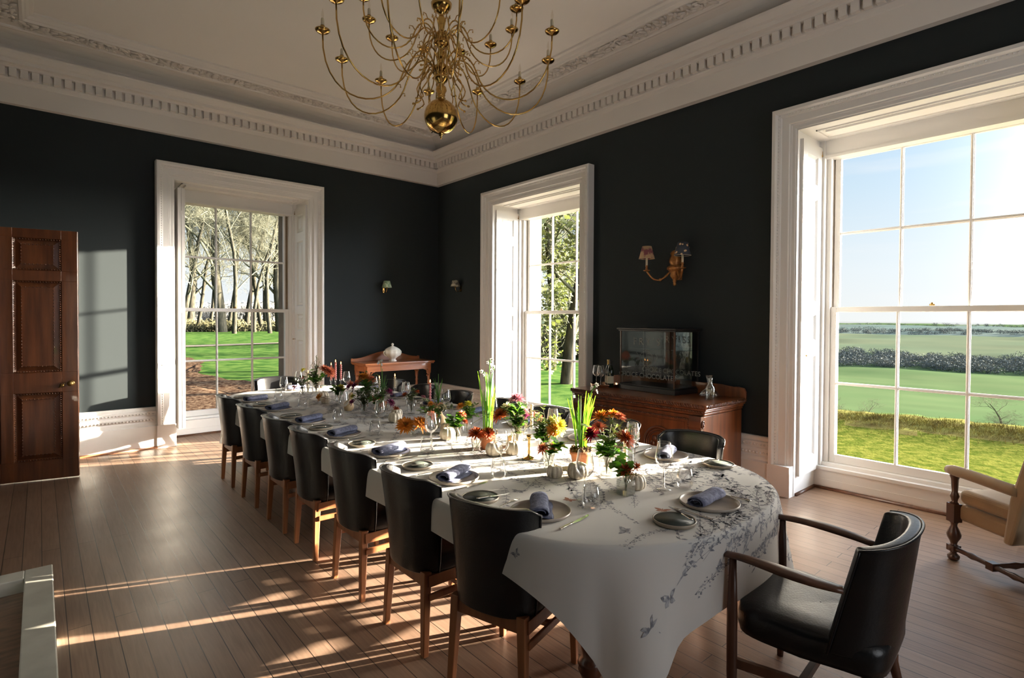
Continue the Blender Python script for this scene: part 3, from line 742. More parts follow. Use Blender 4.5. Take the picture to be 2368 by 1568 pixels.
for i in range(90):
    az = q.uniform(38, 53); d = q.uniform(30, 38); x, y = d * sin(R(az)), d * cos(R(az)); s = q.uniform(.8, 1.6); pts.append((x, y, gz(x, y) + s * .3, s))
clump('hedge', 'under', pts, 'brown hedge beyond the lawn seen through the middle window', 'hedge', q, 220, .10)
# conifer and bare tree close outside the middle window
for az, d, sd, h, lab in ((45.1, 24, 81, 15, 'conifer with grey green foliage outside the middle window'), (46.6, 19, 93, 12, 'leafy dark tree crowding the right panes of the middle window')):
    x, y = d * sin(R(az)), d * cos(R(az)); tree('conifer', sd, h, .22, (x, y, gz(x, y)), lab, None, ('needles', .42, 9, .13), levels=4, spread=.8, first=.18, kids=4)
x, y = 27 * sin(R(47)), 27 * cos(R(47)); tree('bare_tree', 77, 16, .25, (x, y, gz(x, y)), 'bare tree behind the conifer outside the middle window', levels=5, spread=.7, first=.15)
# trees that throw the long shadows over the lawn stand out of sight to the right
for i, (x, y) in enumerate(((27, 26), (36, 22), (45, 30), (33, 34))):
    t = dup(mk[i % 4], (x, y, gz(x, y)), i, 'bare tree out on the lawn between the left and middle windows', 'lawn trees'); t.scale = (.7, .7, .7)
# hedgerows, woods and bushes across the valley
def belt(name, mat, d0, d1, n, s0, s1, a0, a1, label, f=lambda a: 1):
    pts = []
    for i in range(n):
        az = q.uniform(a0, a1); d = q.uniform(d0, d1); x, y = d * sin(R(az)), d * cos(R(az)); s = q.uniform(s0, s1) * f(az); pts.append((x, y, gz(x, y) + s * .3, s))
    clump(name, mat, pts, label, 'hedgerow', q, 90, .13)
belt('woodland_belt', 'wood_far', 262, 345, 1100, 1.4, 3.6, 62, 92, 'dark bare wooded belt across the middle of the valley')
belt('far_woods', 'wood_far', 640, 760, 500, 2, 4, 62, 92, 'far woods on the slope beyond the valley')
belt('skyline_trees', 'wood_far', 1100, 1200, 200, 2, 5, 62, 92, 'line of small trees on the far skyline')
for az, d, s, lab in ((71.6, 40, .15, 'bare bush below the lawn at the left of the large window'), (74.0, 42, .14, 'second bare bush below the lawn, right of the first'), (83.2, 38, .18, 'bare bush at the right side of the large window'), (85.4, 40, .2, 'bare bush at the far right edge of the large window')):
    x, y = d * sin(R(az)), d * cos(R(az)); t = dup(mk[2], (x, y, gz(x, y)), az, lab, 'bushes below the lawn'); t.scale = (s, s, s * .55); t['category'] = 'bush'; t.name = 'bare_bush'
# tufts of rough grass along the lawn edge
m = MB(); q = random.Random(8)
for i in range(11000):
    az = q.uniform(66, 92); d = q.gauss(14.3, .45); x, y = d * sin(R(az)), d * cos(R(az)); z = gz(x, y)
    a = q.uniform(0, 2 * pi); hh = q.uniform(.02, .08); wv = .006
    dx, dy = cos(a), sin(a); lx, ly = q.uniform(-.05, .05), q.uniform(-.05, .05)
    m.add([(x - dx * wv, y - dy * wv, z - .02), (x + dx * wv, y + dy * wv, z - .02), (x + lx, y + ly, z + hh)], [(0, 1, 2)])
tag(m.build('grass_tufts', 'rough'), 'rough grass tufts along the edge of the lawn', 'grass', None, 'stuff')

# ------------------------------------------------------------------ furniture
TZ = .76
def side_chair(label):
    t = thing('dining_chair', label, 'chair')
    # barrel back: curved upholstered shell, wider and leaning at the top
    def shell(off):
        def f(u, v):
            a = (u - .5) * 2
            wv = .182 + .030 * v ** .8
            z = .385 + .475 * v - .018 * a * a * v - (.03 * max(0, abs(a) - .8) / .2 * v if v > .9 else 0)
            y = -.235 - .055 * v ** 1.3 + (.105 + .045 * v) * abs(a) ** 2.3 * (1 - .0 * v)
            x = wv * sin(a * pi / 2 * .93)
            nx, ny = sin(a * pi / 2 * .62), -cos(a * pi / 2 * .62)
            return (x + nx * off, y + ny * off, z)
        return f
    m = MB(); nu, nv = 18, 10; g0, g1 = shell(.018), shell(-.018)
    A = [[g0(i / nu, j / nv) for i in range(nu + 1)] for j in range(nv + 1)]; B = [[g1(i / nu, j / nv) for i in range(nu + 1)] for j in range(nv + 1)]
    vs = [p for r_ in A for p in r_] + [p for r_ in B for p in r_]; W_ = nu + 1; O = W_ * (nv + 1); fs = []
    for j in range(nv):
        for i in range(nu):
            a = j * W_ + i; fs += [(a, a + 1, a + W_ + 1, a + W_), (O + a, O + a + W_, O + a + W_ + 1, O + a + 1)]
        for a in (j * W_, j * W_ + nu): fs.append((a, a + W_, O + a + W_, O + a))
    for i in range(nu):
        a = nv * W_ + i; fs += [(i, i + 1, O + i + 1, O + i), (a, a + 1, O + a + 1, O + a)]
    m.add(vs, fs, True)
    o = m.build('backrest', 'leather', t, [('bevel', .008, 3)])
    m = MB(); P_ = [shell(.021)(i / 24, .99) for i in range(25)]; m.tube([(x, y, z + .004) for x, y, z in P_], .0045, 6)
    for e_ in (0, 1):
        m.tube([shell(.020)(e_, j / 10) for j in range(11)], .0042, 6)
    m.build('piping', 'leather', o)
    m = MB()
    def seat(u, v):
        a = (u - .5) * 2; b_ = (v - .5) * 2
        return None
    pts = []
    n = 32; rings_ = [(.84, .375), (.97, .385), (1, .405), (1, .435), (.97, .458), (.85, .468), (.5, .474), (.01, .476)]
    vs = []
    for s_, z in rings_:
        for k in range(n):
            a = 2 * pi * k / n; ca, sa = cos(a), sin(a); e_ = 2 / 5
            x = abs(ca) ** e_ * (1 if ca > 0 else -1) * (.225 if sa > 0 else .205); y = abs(sa) ** e_ * (1 if sa > 0 else -1) * .225
            vs.append((x * s_, .01 + y * s_, z + (.006 if sa > .5 and z > .44 else 0)))
    nn = len(rings_)
    m.add(vs, [(i * n + k, i * n + (k + 1) % n, (i + 1) * n + (k + 1) % n, (i + 1) * n + k) for i in range(nn - 1) for k in range(n)] + [tuple(range(n))], True)
    m.build('seat', 'leather', t)
    for sx_ in (-1, 1):
        m = MB(); m.taper((sx_ * .19, -.218, 0), (sx_ * .172, -.200, .40), .030, .042); m.build('leg', 'oak', t, [('bevel', .004, 2)])
        m = MB(); m.taper((sx_ * .205, .215, 0), (sx_ * .200, .195, .395), .028, .040); m.build('leg', 'oak', t, [('bevel', .004, 2)])
    for sx_ in (-1, 1):
        m = MB(); m.box(sx_ * .197 - .009, sx_ * .197 + .009, -.20, .20, .265, .297); m.build('stretcher', 'oak', t, [('bevel', .003, 1)])
    m = MB(); m.box(-.19, .19, -.012, .012, .268, .294); m.build('stretcher', 'oak', t, [('bevel', .003, 1)])
    m = MB(); m.box(-.19, .19, -.215, -.19, .33, .39).box(-.2, .2, .175, .195, .33, .38); m.box(-.2, -.18, -.2, .19, .33, .385).box(.18, .2, -.2, .19, .33, .385); m.build('seat_rail', 'oak', t)
    return t
LS = [(1.86, -74), (2.41, -90), (3.08, -90), (3.765, -91), (4.38, -90), (5.10, -89), (5.835, -90)]
LN = ['nearest the camera', 'second from the camera', 'third from the camera', 'fourth from the camera', 'fifth from the camera', 'last but one', 'last, by the left window']
RS = [(1.93, 96), (2.59, 91), (3.30, 90), (3.93, 89), (4.65, 90), (5.32, 90), (6.02, 90)]
RN = ['first from the near armchair', 'second from the near armchair', 'third from the near armchair', 'fourth, below the middle window', 'fifth from the near armchair', 'last but one', 'last, nearest the corner table']
first = None
for i, (y, a) in enumerate(LS):
    lab = 'black leather chair in the left row, ' + LN[i]
    x = 1.635 if i == 0 else 1.60
    if first is None: first = side_chair(lab); first.location = (x, y, 0); first.rotation_euler.z = R(a); first['group'] = 'chairs along the left side of the table'; 
    else: dup(first, (x, y, 0), R(a), lab)
for i, (y, a) in enumerate(RS):
    dup(first, (3.10, y, 0), R(a), 'black leather chair in the right row, ' + RN[i], 'chairs along the right side of the table')

def arm_chair(label):
    t = thing('carver_chair', label, 'armchair')
    def shell(off):
        def f(u, v):
            a = (u - .5) * 2
            x = (.248 + .012 * v) * sin(a * pi / 2 * .95)
            y = -.25 - .055 * v + (.17 - .045 * v) * abs(a) ** 2.2
            z = .40 + .445 * v - .03 * a * a * v
            nx, ny = sin(a * pi / 2 * .7), -cos(a * pi / 2 * .7)
            return (x + nx * off, y + ny * off, z)
        return f
    m = MB(); nu, nv = 22, 10; g0, g1 = shell(.024), shell(-.022)
    vs = [g0(i / nu, j / nv) for j in range(nv + 1) for i in range(nu + 1)] + [g1(i / nu, j / nv) for j in range(nv + 1) for i in range(nu + 1)]; W_ = nu + 1; O = W_ * (nv + 1); fs = []
    for j in range(nv):
        for i in range(nu):
            a = j * W_ + i; fs += [(a, a + 1, a + W_ + 1, a + W_), (O + a, O + a + W_, O + a + W_ + 1, O + a + 1)]
        for a in (j * W_, j * W_ + nu): fs.append((a, a + W_, O + a + W_, O + a))
    for i in range(nu):
        a = nv * W_ + i; fs += [(i, i + 1, O + i + 1, O + i), (a, a + 1, O + a + 1, O + a)]
    m.add(vs, fs, True); o = m.build('backrest', 'leather', t, [('bevel', .012, 3)])
    m = MB(); m.tube([V(shell(.027)(i / 30, .985)) + V((0, 0, .004)) for i in range(31)], .005, 6)
    for e_ in (0, 1): m.tube([shell(.026)(e_, j / 10) for j in range(11)], .0045, 6)
    m.build('piping', 'leather', o)
    m = MB(); n = 36; vs = []; rg = [(.82, .335), (.97, .345), (1, .38), (1, .425), (.965, .452), (.82, .465), (.45, .462), (.01, .458)]
    for s_, z in rg:
        for k in range(n):
            a = 2 * pi * k / n; ca, sa = cos(a), sin(a); e_ = 2 / 5.5
            vs.append((abs(ca) ** e_ * (1 if ca > 0 else -1) * (.275 if sa > 0 else .25) * s_, .0 + abs(sa) ** e_ * (1 if sa > 0 else -1) * .27 * s_, z))
    nn = len(rg); m.add(vs, [(i * n + k, i * n + (k + 1) % n, (i + 1) * n + (k + 1) % n, (i + 1) * n + k) for i in range(nn - 1) for k in range(n)] + [tuple(range(n))], True)
    m.build('seat', 'leather', t)
    for s_ in (-1, 1):
        m = MB(); m.tube([(s_ * .29, .245, 0), (s_ * .295, .245, .20), (s_ * .298, .245, .44), (s_ * .298, .243, .668)], [.014, .021, .021, .014], 12); m.build('leg', 'rosewood', t)
        m = MB(); m.tube([(s_ * .215, -.27, 0), (s_ * .195, -.22, .22), (s_ * .18, -.19, .40)], [.013, .02, .022], 10); m.build('leg', 'rosewood', t)
        m = MB()
        P_ = bez((s_ * .297, .27, .668), (s_ * .305, .1, .685), (s_ * .32, -.02, .66), (s_ * .275, -.14, .655), 14); vs = []
        for i, p in enumerate(P_):
            tt = i / 14; wd = .015 + .015 * sin(pi * tt) ** 2 + .006; hh = .012 + .004 * sin(pi * tt)
            dx = P_[min(i + 1, 14)] - P_[max(i - 1, 0)]; sd = V((dx.y, -dx.x, 0)).normalized()
            for k in range(10):
                a = 2 * pi * k / 10; vs.append(p + sd * wd * cos(a) + V((0, 0, hh * sin(a))))
        m.add(vs, [(i * 10 + k, i * 10 + (k + 1) % 10, (i + 1) * 10 + (k + 1) % 10, (i + 1) * 10 + k) for i in range(14) for k in range(10)] + [tuple(range(10)), tuple(range(140, 150))], True)
        m.build('armrest', 'rosewood', t)
        m = MB(); m.taper((s_ * .292, .24, .235), (s_ * .20, -.235, .235), (.018, .038), (.018, .034)); m.build('stretcher', 'rosewood', t)
    m = MB(); m.box(-.245, .245, -.012, .012, .22, .25); m.build('stretcher', 'rosewood', t)
    return t
ac = arm_chair('black leather armchair with wooden arms at the near end of the table'); ac.location = (2.43, .845, 0); ac.rotation_euler.z = R(5); ac['group'] = 'armchairs at the table ends'
dup(ac, (2.33, 7.20, 0), R(176), 'black leather armchair with wooden arms at the far end of the table by the window')

# upholstered armchair with turned legs at the right edge
t = thing('upholstered_armchair', 'tan velvet armchair with turned dark wooden legs at the right edge before the large window', 'armchair', (4.76, .40, 0), R(-37))
def turned(x, y, h=.60):
    return [(.024, 0), (.034, .012), (.036, .03), (.022, .045), (.017, .055), (.030, .062), (.030, .10), (.018, .108), (.022, .125), (.038, .155), (.042, .175), (.034, .20), (.018, .235), (.020, .25), (.028, .262)]
for sx_, sy_, hh in ((-1, 1, .6), (1, 1, .6), (-1, -1, .3), (1, -1, .3)):
    m = MB(); m.lathe(turned(0, 0), sx_ * .30, sy_ * .28, 0, 16)
    m.box(sx_ * .30 - .028, sx_ * .30 + .028, sy_ * .28 - .028, sy_ * .28 + .028, .062, .102)
    m.box(sx_ * .30 - .030, sx_ * .30 + .030, sy_ * .28 - .030, sy_ * .28 + .030, .262, .385)
    if sy_ > 0: m.lathe([(.028, .385), (.018, .40), (.020, .415), (.027, .435), (.022, .455), (.018, .465), (.020, .50), (.022, .55), (.030, .575), (.032, .585)], sx_ * .30, sy_ * .28, 0, 16)
    m.build('leg', 'darkwood', t)
for s_ in (-1, 1):
    m = MB(); P_ = [(s_ * .30, -.28 + .56 * i / 16, .082) for i in range(17)]; m.tube(P_, [.016 if i % 4 else .022 for i in range(17)], 10); m.box(s_ * .3 - .025, s_ * .3 + .025, -.025, .025, .058, .106); m.build('stretcher', 'darkwood', t)
m = MB(); m.tube([(-.30 + .6 * i / 16, 0, .082) for i in range(17)], [.016 if i % 4 else .023 for i in range(17)], 10); m.build('stretcher', 'darkwood', t)
m = MB(); m.box(-.285, .285, -.10, .275, .275, .385); m.build('seat_base', 'tan', t, [('bevel', .03, 4)])
m = MB(); m.box(-.275, .275, -.14, .285, .385, .485); cu = m.build('seat_cushion', 'tan', t, [('bevel', .04, 5)])
m = MB(); vs = []
for y, z, th in ((-.08, .262, .06), (-.12, .55, .09), (-.21, .85, .10), (-.33, 1.18, .07)):
    for x in (-.33, .33): vs += [(x, y, z), (x, y - th, z)]
m.add(vs, [(0, 2, 6, 4), (4, 6, 10, 8), (8, 10, 14, 12), (1, 5, 7, 3), (5, 9, 11, 7), (9, 13, 15, 11), (0, 4, 5, 1), (4, 8, 9, 5), (8, 12, 13, 9), (2, 3, 7, 6), (6, 7, 11, 10), (10, 11, 15, 14), (0, 1, 3, 2), (12, 14, 15, 13)], False)
m.build('backrest', 'tan', t, [('bevel', .02, 3)])
for s_ in (-1, 1):
    m = MB(); P_ = bez((s_ * .305, .33, .605), (s_ * .31, .15, .62), (s_ * .31, -.0, .60), (s_ * .305, -.17, .60), 12)
    m.tube(P_, [.028] + [.036] * 12, 14); m.build('armrest', 'tan', t)

# dining table under its cloth
TX, HWX, TY0, TY1 = 2.30, .87, 1.10, 6.87
t = thing('dining_table', 'long oval-ended dining table hidden under a printed cloth, one turned leg showing', 'table', (TX, 4, 0))
ER = .80; NEXP = 2.35
def outline(n=120, grow=0.0, ns=40):
    pts = []
    def q4(a): e_ = 2 / NEXP; return abs(cos(a)) ** e_ * (1 if cos(a) > 0 else -1), abs(sin(a)) ** e_ * (1 if sin(a) > 0 else -1)
    for i in range(n + 1):
        a = pi + pi * i / n; cx, sy_ = q4(a); pts.append((TX + (HWX + grow) * cx, TY0 + ER + (ER + grow) * sy_))
    for i in range(1, ns): pts.append((TX + HWX + grow, TY0 + ER + (TY1 - TY0 - 2 * ER) * i / ns))
    for i in range(n + 1):
        a = pi * i / n; cx, sy_ = q4(a); pts.append((TX + (HWX + grow) * cx, TY1 - ER + (ER + grow) * sy_))
    for i in range(1, ns): pts.append((TX - HWX - grow, TY1 - ER - (TY1 - TY0 - 2 * ER) * i / ns))
    return pts
op = outline(60, -.012)
m = MB(); n = len(op); m.add([(x - TX, y - 4, .71) for x, y in op] + [(x - TX, y - 4, .752) for x, y in op], [tuple(range(n))[::-1], tuple(range(n, 2 * n))] + [(i, (i + 1) % n, n + (i + 1) % n, n + i) for i in range(n)]); m.build('tabletop', 'mahogdark', t)
for sx_ in (-.50, .50):
    for y in (1.54, 3.3, 4.75, 6.4):
        m = MB(); m.lathe([(.03, 0), (.036, .02), (.03, .05), (.045, .08), (.055, .10), (.050, .115), (.058, .13), (.050, .145), (.036, .16), (.050, .24), (.058, .38), (.054, .50), (.042, .56), (.060, .58), (.060, .595), (.045, .61), (.062, .64), (.062, .71)], sx_, y - 4, 0, 24); m.build('leg', 'mahogdark', t)

# sideboard
SX0, SX1, SY0, SY1, SH = 4.40, 5.15, 2.47, 4.09, .87
t = thing('sideboard', 'carved mahogany sideboard against the right wall between the windows', 'sideboard', (SX0, SY0, 0))
W_, D_ = SY1 - SY0, SX1 - SX0
m = MB(); m.box(.05, D_, .05, W_ - .05, .10, .76); m.build('body', 'mahog', t, [('bevel', .004, 2)])
m = MB()
for x0, e_, z0, z1 in ((0, 0, .835, .87), (.012, .012, .815, .835), (.03, .03, .79, .815), (.04, .04, .765, .79)): m.box(x0, D_, e_, W_ - e_, z0, z1)
tp = m.build('top', 'mahog', t, [('bevel', .008, 3)])
m = MB()
y = .02
while y < W_ - .02: m.tube([(.002, y, .838), (-.006, y + .012, .853), (.002, y + .022, .868)], .006, 5); m.tube([(.02, y, .795), (.016, y + .014, .812)], .005, 5); y += .026
x = .02
while x < D_ - .05: m.tube([(x, .002, .838), (x + .012, -.006, .853), (x + .022, .002, .868)], .006, 5); x += .026
m.build('rope_carving', 'mahogdark', tp)
m = MB(); P_ = [(0, .87), (0, .93), (.02, .965), (.08, .975), (.13, .97), (.25, .985), (W_ - .25, .985), (W_ - .13, .97), (W_ - .08, .975), (W_ - .02, .965), (W_, .93), (W_, .87)]
m.extrude([(y, z) for y, z in P_], D_ - .028, D_, 'x'); m.build('upstand', 'mahog', t, [('bevel', .003, 1)])
m = MB(); m.box(.03, D_, .03, W_ - .03, 0, .10).box(.038, .05, .05, W_ - .05, .10, .13); m.build('plinth', 'mahog', t, [('bevel', .004, 1)])
for y0 in (.05, W_ - .17):   # corner brackets with scrolls
    m = MB(); P_ = [(.05, .10), (.05, .765), (-.0, .765), (-.005, .72), (.0, .66), (.025, .60), (.038, .52), (.038, .10)]
    m.extrude([(x, z) for x, z in P_], y0, y0 + .12, 'y')
    for yy in (y0 - .006, y0 + .126):
        m.tube([(.028 + .022 * cos(a * .5) * (1 - a / 26), yy, .69 + .04 * sin(a * .5) * (1 - a / 26)) for a in range(24)], .006, 6)
        m.sphere((.028, yy, .69), .012, 8, 6)
    for k in range(5): m.sphere((.02 + k * .004, y0 + .06, .60 - k * .028), .022 - k * .003, 8, 6, (.6, 1.3, 1))
    m.build('carved_bracket', 'mahogdark', t)
m = MB()  # front panel frame with rope edge, then a round carving
for z in (.72, .16):
    y = .2
    while y < W_ - .2: m.tube([(.044, y, z - .006), (.040, y + .016, z + .006)], .006, 5); y += .020
for yy in (.2, W_ - .2):
    z = .16
    while z < .72: m.tube([(.044, yy - .006, z), (.040, yy + .006, z + .016)], .006, 5); z += .02
m.build('panel_moulding', 'mahogdark', t)
m = MB(); m.box(.042, .05, .24, W_ - .24, .19, .69); m.build('front_panel', 'mahog', t)
for yy in (W_ * .31, W_ * .69):
    m = MB(); cyz = (yy, .44)
    for r_, tk in ((.165, .012), (.14, .008), (.12, .006)): m.tube([(.036, cyz[0] + r_ * cos(a), cyz[1] + r_ * sin(a)) for a in [2 * pi * k / 40 for k in range(40)]], tk, 8, closed=True)
    for k in range(8):
        a = 2 * pi * k / 8; m.sphere((.034, cyz[0] + .07 * cos(a), cyz[1] + .07 * sin(a)), .03, 8, 6, (.4, 1, 1))
    m.sphere((.03, cyz[0], cyz[1]), .03, 8, 6, (.5, 1, 1)); m.build('carved_roundel', 'mahogdark', t)

# glazed shop display case
CZ = SH
t = thing('display_case', 'black framed glass display case with etched lettering, standing on the sideboard', 'display case', (4.76, 3.02, CZ), R(90 - 4))
# local: x along the front (towards +y world), y to the left... front is the local +y side after turning
CW, CD, CH = .70, .40, .66
m = MB(); m.box(-.02, CW + .02, -CD - .01, .02, 0, .05).box(-.01, CW + .01, -CD, .01, .05, .065); m.build('base', 'black', t, [('bevel', .004, 1)])
m = MB(); m.box(-.035, CW + .035, -CD - .02, .035, CH - .012, CH + .004).box(-.02, CW + .02, -CD - .01, .02, CH - .03, CH - .012); m.build('lid', 'black', t, [('bevel', .004, 1)])
for x, y in ((0, 0), (CW, 0), (0, -CD + .012), (CW, -CD + .012), (CW * .5, -CD + .012)):
    m = MB(); m.box(x - .007, x + .007, y - .007, y + .007, .065, CH - .03); m.build('post', 'darkwood' if y == 0 else 'black', t)
m = MB(); m.add([(0, 0, .065), (CW, 0, .065), (CW, 0, CH - .03), (0, 0, CH - .03)], [(0, 1, 2, 3)]); m.build('glass_front', 'casepane', t)
for x in (0, CW):
    m = MB(); m.add([(x, 0, .065), (x, -CD, .065), (x, -CD, CH - .03), (x, 0, CH - .03)], [(0, 1, 2, 3)]); m.build('glass_side', 'casepane', t)
m = MB(); m.add([(.012, -CD + .095, .07), (.29, -CD + .022, .07), (.29, -CD + .022, CH - .035), (.012, -CD + .095, CH - .035), (.012, -CD + .09, .07), (.29, -CD + .016, .07), (.29, -CD + .016, CH - .035), (.012, -CD + .09, CH - .035)], [(0, 1, 2, 3), (4, 5, 6, 7), (0, 1, 5, 4), (1, 2, 6, 5), (2, 3, 7, 6), (3, 0, 4, 7)]); m.build('mirror_door', 'mirror', t)
m = MB(); m.box(.0, CW, -CD + .0, -CD + .004, .065, CH - .03); m.build('back_panel', 'black', t)
m = MB(); m.box(.01, CW - .01, -CD + .02, -.14, .435, .441); m.build('glass_shelf', 'casepane', t)
def text3(body, size, mat, parent, M4, name, font_scale=1.0, ext=.0006, align='CENTER', sp=1.0):
    cu_ = bpy.data.curves.new(name, 'FONT'); cu_.body = body; cu_.size = size; cu_.align_x = align; cu_.align_y = 'CENTER'; cu_.extrude = ext; cu_.space_character = sp
    tmp = bpy.data.objects.new('tmp', cu_); C.objects.link(tmp); dg = bpy.context.evaluated_depsgraph_get(); dg.update()
    me = bpy.data.meshes.new_from_object(tmp.evaluated_get(dg)); bpy.data.objects.remove(tmp); bpy.data.curves.remove(cu_)
    me.name = name; me.materials.clear(); me.materials.append(mats[mat] if isinstance(mat, str) else mat); me.transform(M4)
    o = bpy.data.objects.new(name, me); C.objects.link(o); o.parent = parent; return o
# lettering faces the room: local -x is the reading direction when seen from the front
TM = lambda x, y, z: Matrix.Translation((x, y, z)) @ Matrix.Rotation(pi, 4, 'Z') @ Matrix.Rotation(R(90), 4, 'X')
text3("FRY'S", .105, 'etch', t, TM(CW * .50, .003, .52), 'lettering', sp=1.5)
text3('CHOICE CHOCOLATES', .070, 'etch', t, TM(CW * .50, .003, .165), 'lettering', sp=1.02)
text3("FRY'S", .105, 'etch', t, TM(CW * .36, -CD + .10, .54), 'lettering', sp=1.5)
text3('CHOICE CHOCOLATES', .070, 'etch', t, TM(CW * .40, -CD + .10, .20), 'lettering', sp=1.02)
m = MB()   # etched royal arms, kept as a plain crest outline
ce = [(CW * .5 + .085 * cos(a), .002, .35 + .075 * sin(a)) for a in [2 * pi * k / 28 for k in range(28)]]
m.tube(ce, .0018, 4, closed=True)
for s_ in (-1, 1):
    m.tube([(CW * .5 + s_ * .12 + .02 * sin(k), .002, .27 + .02 * k) for k in range(8)], .0016, 4); m.tube([(CW * .5 + s_ * (.09 + .01 * k), .002, .265 + .006 * sin(k * 2)) for k in range(7)], .0016, 4)
m.tube([(CW * .5 - .03 + .01 * k, .002, .43 + .012 * (k % 2)) for k in range(7)], .0018, 4); m.tube([(CW * .5 - .06, .002, .35), (CW * .5 + .06, .002, .35)], .0014, 4); m.tube([(CW * .5, .002, .29), (CW * .5, .002, .41)], .0014, 4)
m.build('etched_crest', 'etch', t)

# tray, glasses and bottles
ty, tx = 4.0, 4.82
t = thing('tray', 'round copper gallery tray on the left end of the sideboard', 'tray', (4.80, 3.93, SH))
m = MB(); m.lathe([(.155, 0), (.158, .004), (.158, .028), (.161, .030), (.161, .034), (.155, .034), (.153, .007), (0, .006)], seg=48); m.build('tray_body', 'copper', t)
WG = [(.036, 0), (.036, .0015), (.015, .005), (.0045, .012), (.0038, .10), (.006, .108), (.022, .116), (.040, .138), (.0455, .158), (.043, .175), (.033, .238), (.032, .24), (.0315, .238), (.042, .174), (.0445, .158), (.039, .139), (.021, .118), (0, .113)]
def goblet(label, loc, group=None, s=1.0):
    t = thing('wine_glass', label, 'wine glass', loc, 0, group); t.scale = (s, s, s)
    MB().lathe(WG[:5] + [(0, .10)], seg=20, caps=False).build('stem', 'glass', t); MB().lathe([(0, .10), (.0038, .10)] + WG[5:], seg=28, caps=False).build('bowl', 'glass', t)
    return t
g0 = goblet('empty wine glass at the left of the copper tray', (4.76, 4.02, SH + .007), 'glasses on the tray', .95)
dup(g0, (4.74, 3.94, SH + .007), 0, 'empty wine glass on the copper tray beside the bottles')
def bottle(label, loc, foil):
    t = thing('wine_bottle', label, 'bottle', loc, 0, 'bottles on the tray')
    m = MB(); m.lathe([(.034, 0), (.037, .004), (.037, .165), (.034, .19), (.022, .225), (.0145, .245), (.0135, .25), (.0135, .285), (.0155, .288), (.0155, .298), (0, .298)], seg=24); m.build('glass_body', 'dglass', t)
    m = MB(); m.lathe([(.0376, .045), (.0376, .125)], seg=24, caps=False); m.build('label', 'label', t)
    m = MB(); m.lathe([(.0146, .245), (.0142, .284), (.0162, .287), (.0162, .300), (0, .3005)], seg=20, caps=False); m.build('foil', foil, t)
bottle('dark wine bottle with a yellow capsule on the copper tray', (4.78, 3.865, SH + .007), 'foil')
bottle('dark wine bottle with a black capsule on the copper tray next to the display case', (4.745, 3.81, SH + .007), 'black')
t = thing('carafe', 'clear glass carafe with a straight neck at the right end of the sideboard', 'carafe', (4.78, 2.645, SH))
m = MB(); m.lathe([(.036, 0), (.040, .004), (.043, .06), (.045, .105), (.040, .125), (.022, .145), (.017, .16), (.0175, .185), (.024, .21), (.0235, .21), (.016, .186), (.0155, .161), (.02, .147), (.038, .125), (.042, .104), (.040, .06), (.037, .01), (0, .009)], seg=28, caps=False); m.build('glass_body', 'crystal', t)
t = thing('decanter', 'wide clear glass decanter with a flared neck behind the carafe', 'decanter', (4.93, 2.74, SH))
m = MB(); m.lathe([(.075, 0), (.095, .01), (.098, .025), (.07, .06), (.02, .095), (.016, .12), (.022, .17), (.036, .215), (.035, .215), (.02, .17), (.014, .12), (.018, .096), (.068, .06), (.095, .025), (0, .012)], seg=32, caps=False); m.build('glass_body', 'glass', t)

# console table in the far corner and the tureen
KX0, KX1, KY, KH = 3.59, 4.79, 7.40, .955
mats['console'] = M('console_mahogany', (.36, .13, .05), .3, col2=(.24, .075, .028), scale=3, stretch=(.6, 5, 5), coat=.3)
t = thing('console_table', 'light mahogany console table with a shaped back in the far corner', 'console table', (KX0, KY, 0)); W_ = KX1 - KX0; D_ = .50
m = MB(); m.box(0, W_, 0, D_, KH - .025, KH).box(.012, W_ - .012, .012, D_, KH - .042, KH - .025); m.build('top', 'console', t, [('bevel', .006, 2)])

m = MB(); pr_ = [(0, KH), (0, KH + .045), (.015, KH + .055), (.04, KH + .045), (.10, KH + .05)] + [(.10 + (W_ - .2) * k / 20, KH + .05 + .10 * sin(pi * k / 20) ** 1.5) for k in range(1, 20)] + [(W_ - .10, KH + .05), (W_ - .04, KH + .045), (W_ - .015, KH + .055), (W_, KH + .045), (W_, KH)]
m.extrude(pr_, D_ - .022, D_, 'y'); m.build('back_board', 'console', t, [('bevel', .003, 1)])
m = MB()
m.box(.05, W_ - .05, .045, .06, KH - .13, KH - .042).box(.05, .065, .05, D_ - .02, KH - .13, KH - .042).box(W_ - .065, W_ - .05, .05, D_ - .02, KH - .13, KH - .042); m.build('apron', 'console', t)
for s_ in (0, 1):
    x0 = .10 if s_ == 0 else W_ - .10; sg = 1 if s_ == 0 else -1
    m = MB(); m.tube([(x0 + sg * (.075 - .075 * cos(a)), .052, KH - .13 - .09 + .09 * sin(a)) for a in [pi / 2 * k / 8 for k in range(9)]][::-1], .010, 8); m.sphere((x0 + sg * .012, .052, KH - .235), .017, 10, 6); m.build('scroll_bracket', 'console', t)
for x in (.075, W_ - .075):
    for y in (.075, D_ - .06):
        m = MB(); m.box(x - .026, x + .026, y - .026, y + .026, KH - .20, KH - .042)
        m.lathe([(.018, 0), (.024, .02), (.018, .05), (.022, .09), (.016, .12), (.021, .30), (.024, .52), (.018, .60), (.026, .62), (.018, .64), (.026, .70), (.026, KH - .19)], x, y, 0, 16); m.build('leg', 'console', t)
m = MB(); m.box(.06, W_ - .06, D_ - .10, D_ - .03, .15, .175); m.build('shelf_rail', 'console', t)
t = thing('soup_tureen', 'white porcelain lidded tureen standing on the corner console table', 'tureen', (4.15, 7.62, KH))
rib = lambda a, h: 1 + .035 * cos(8 * a)
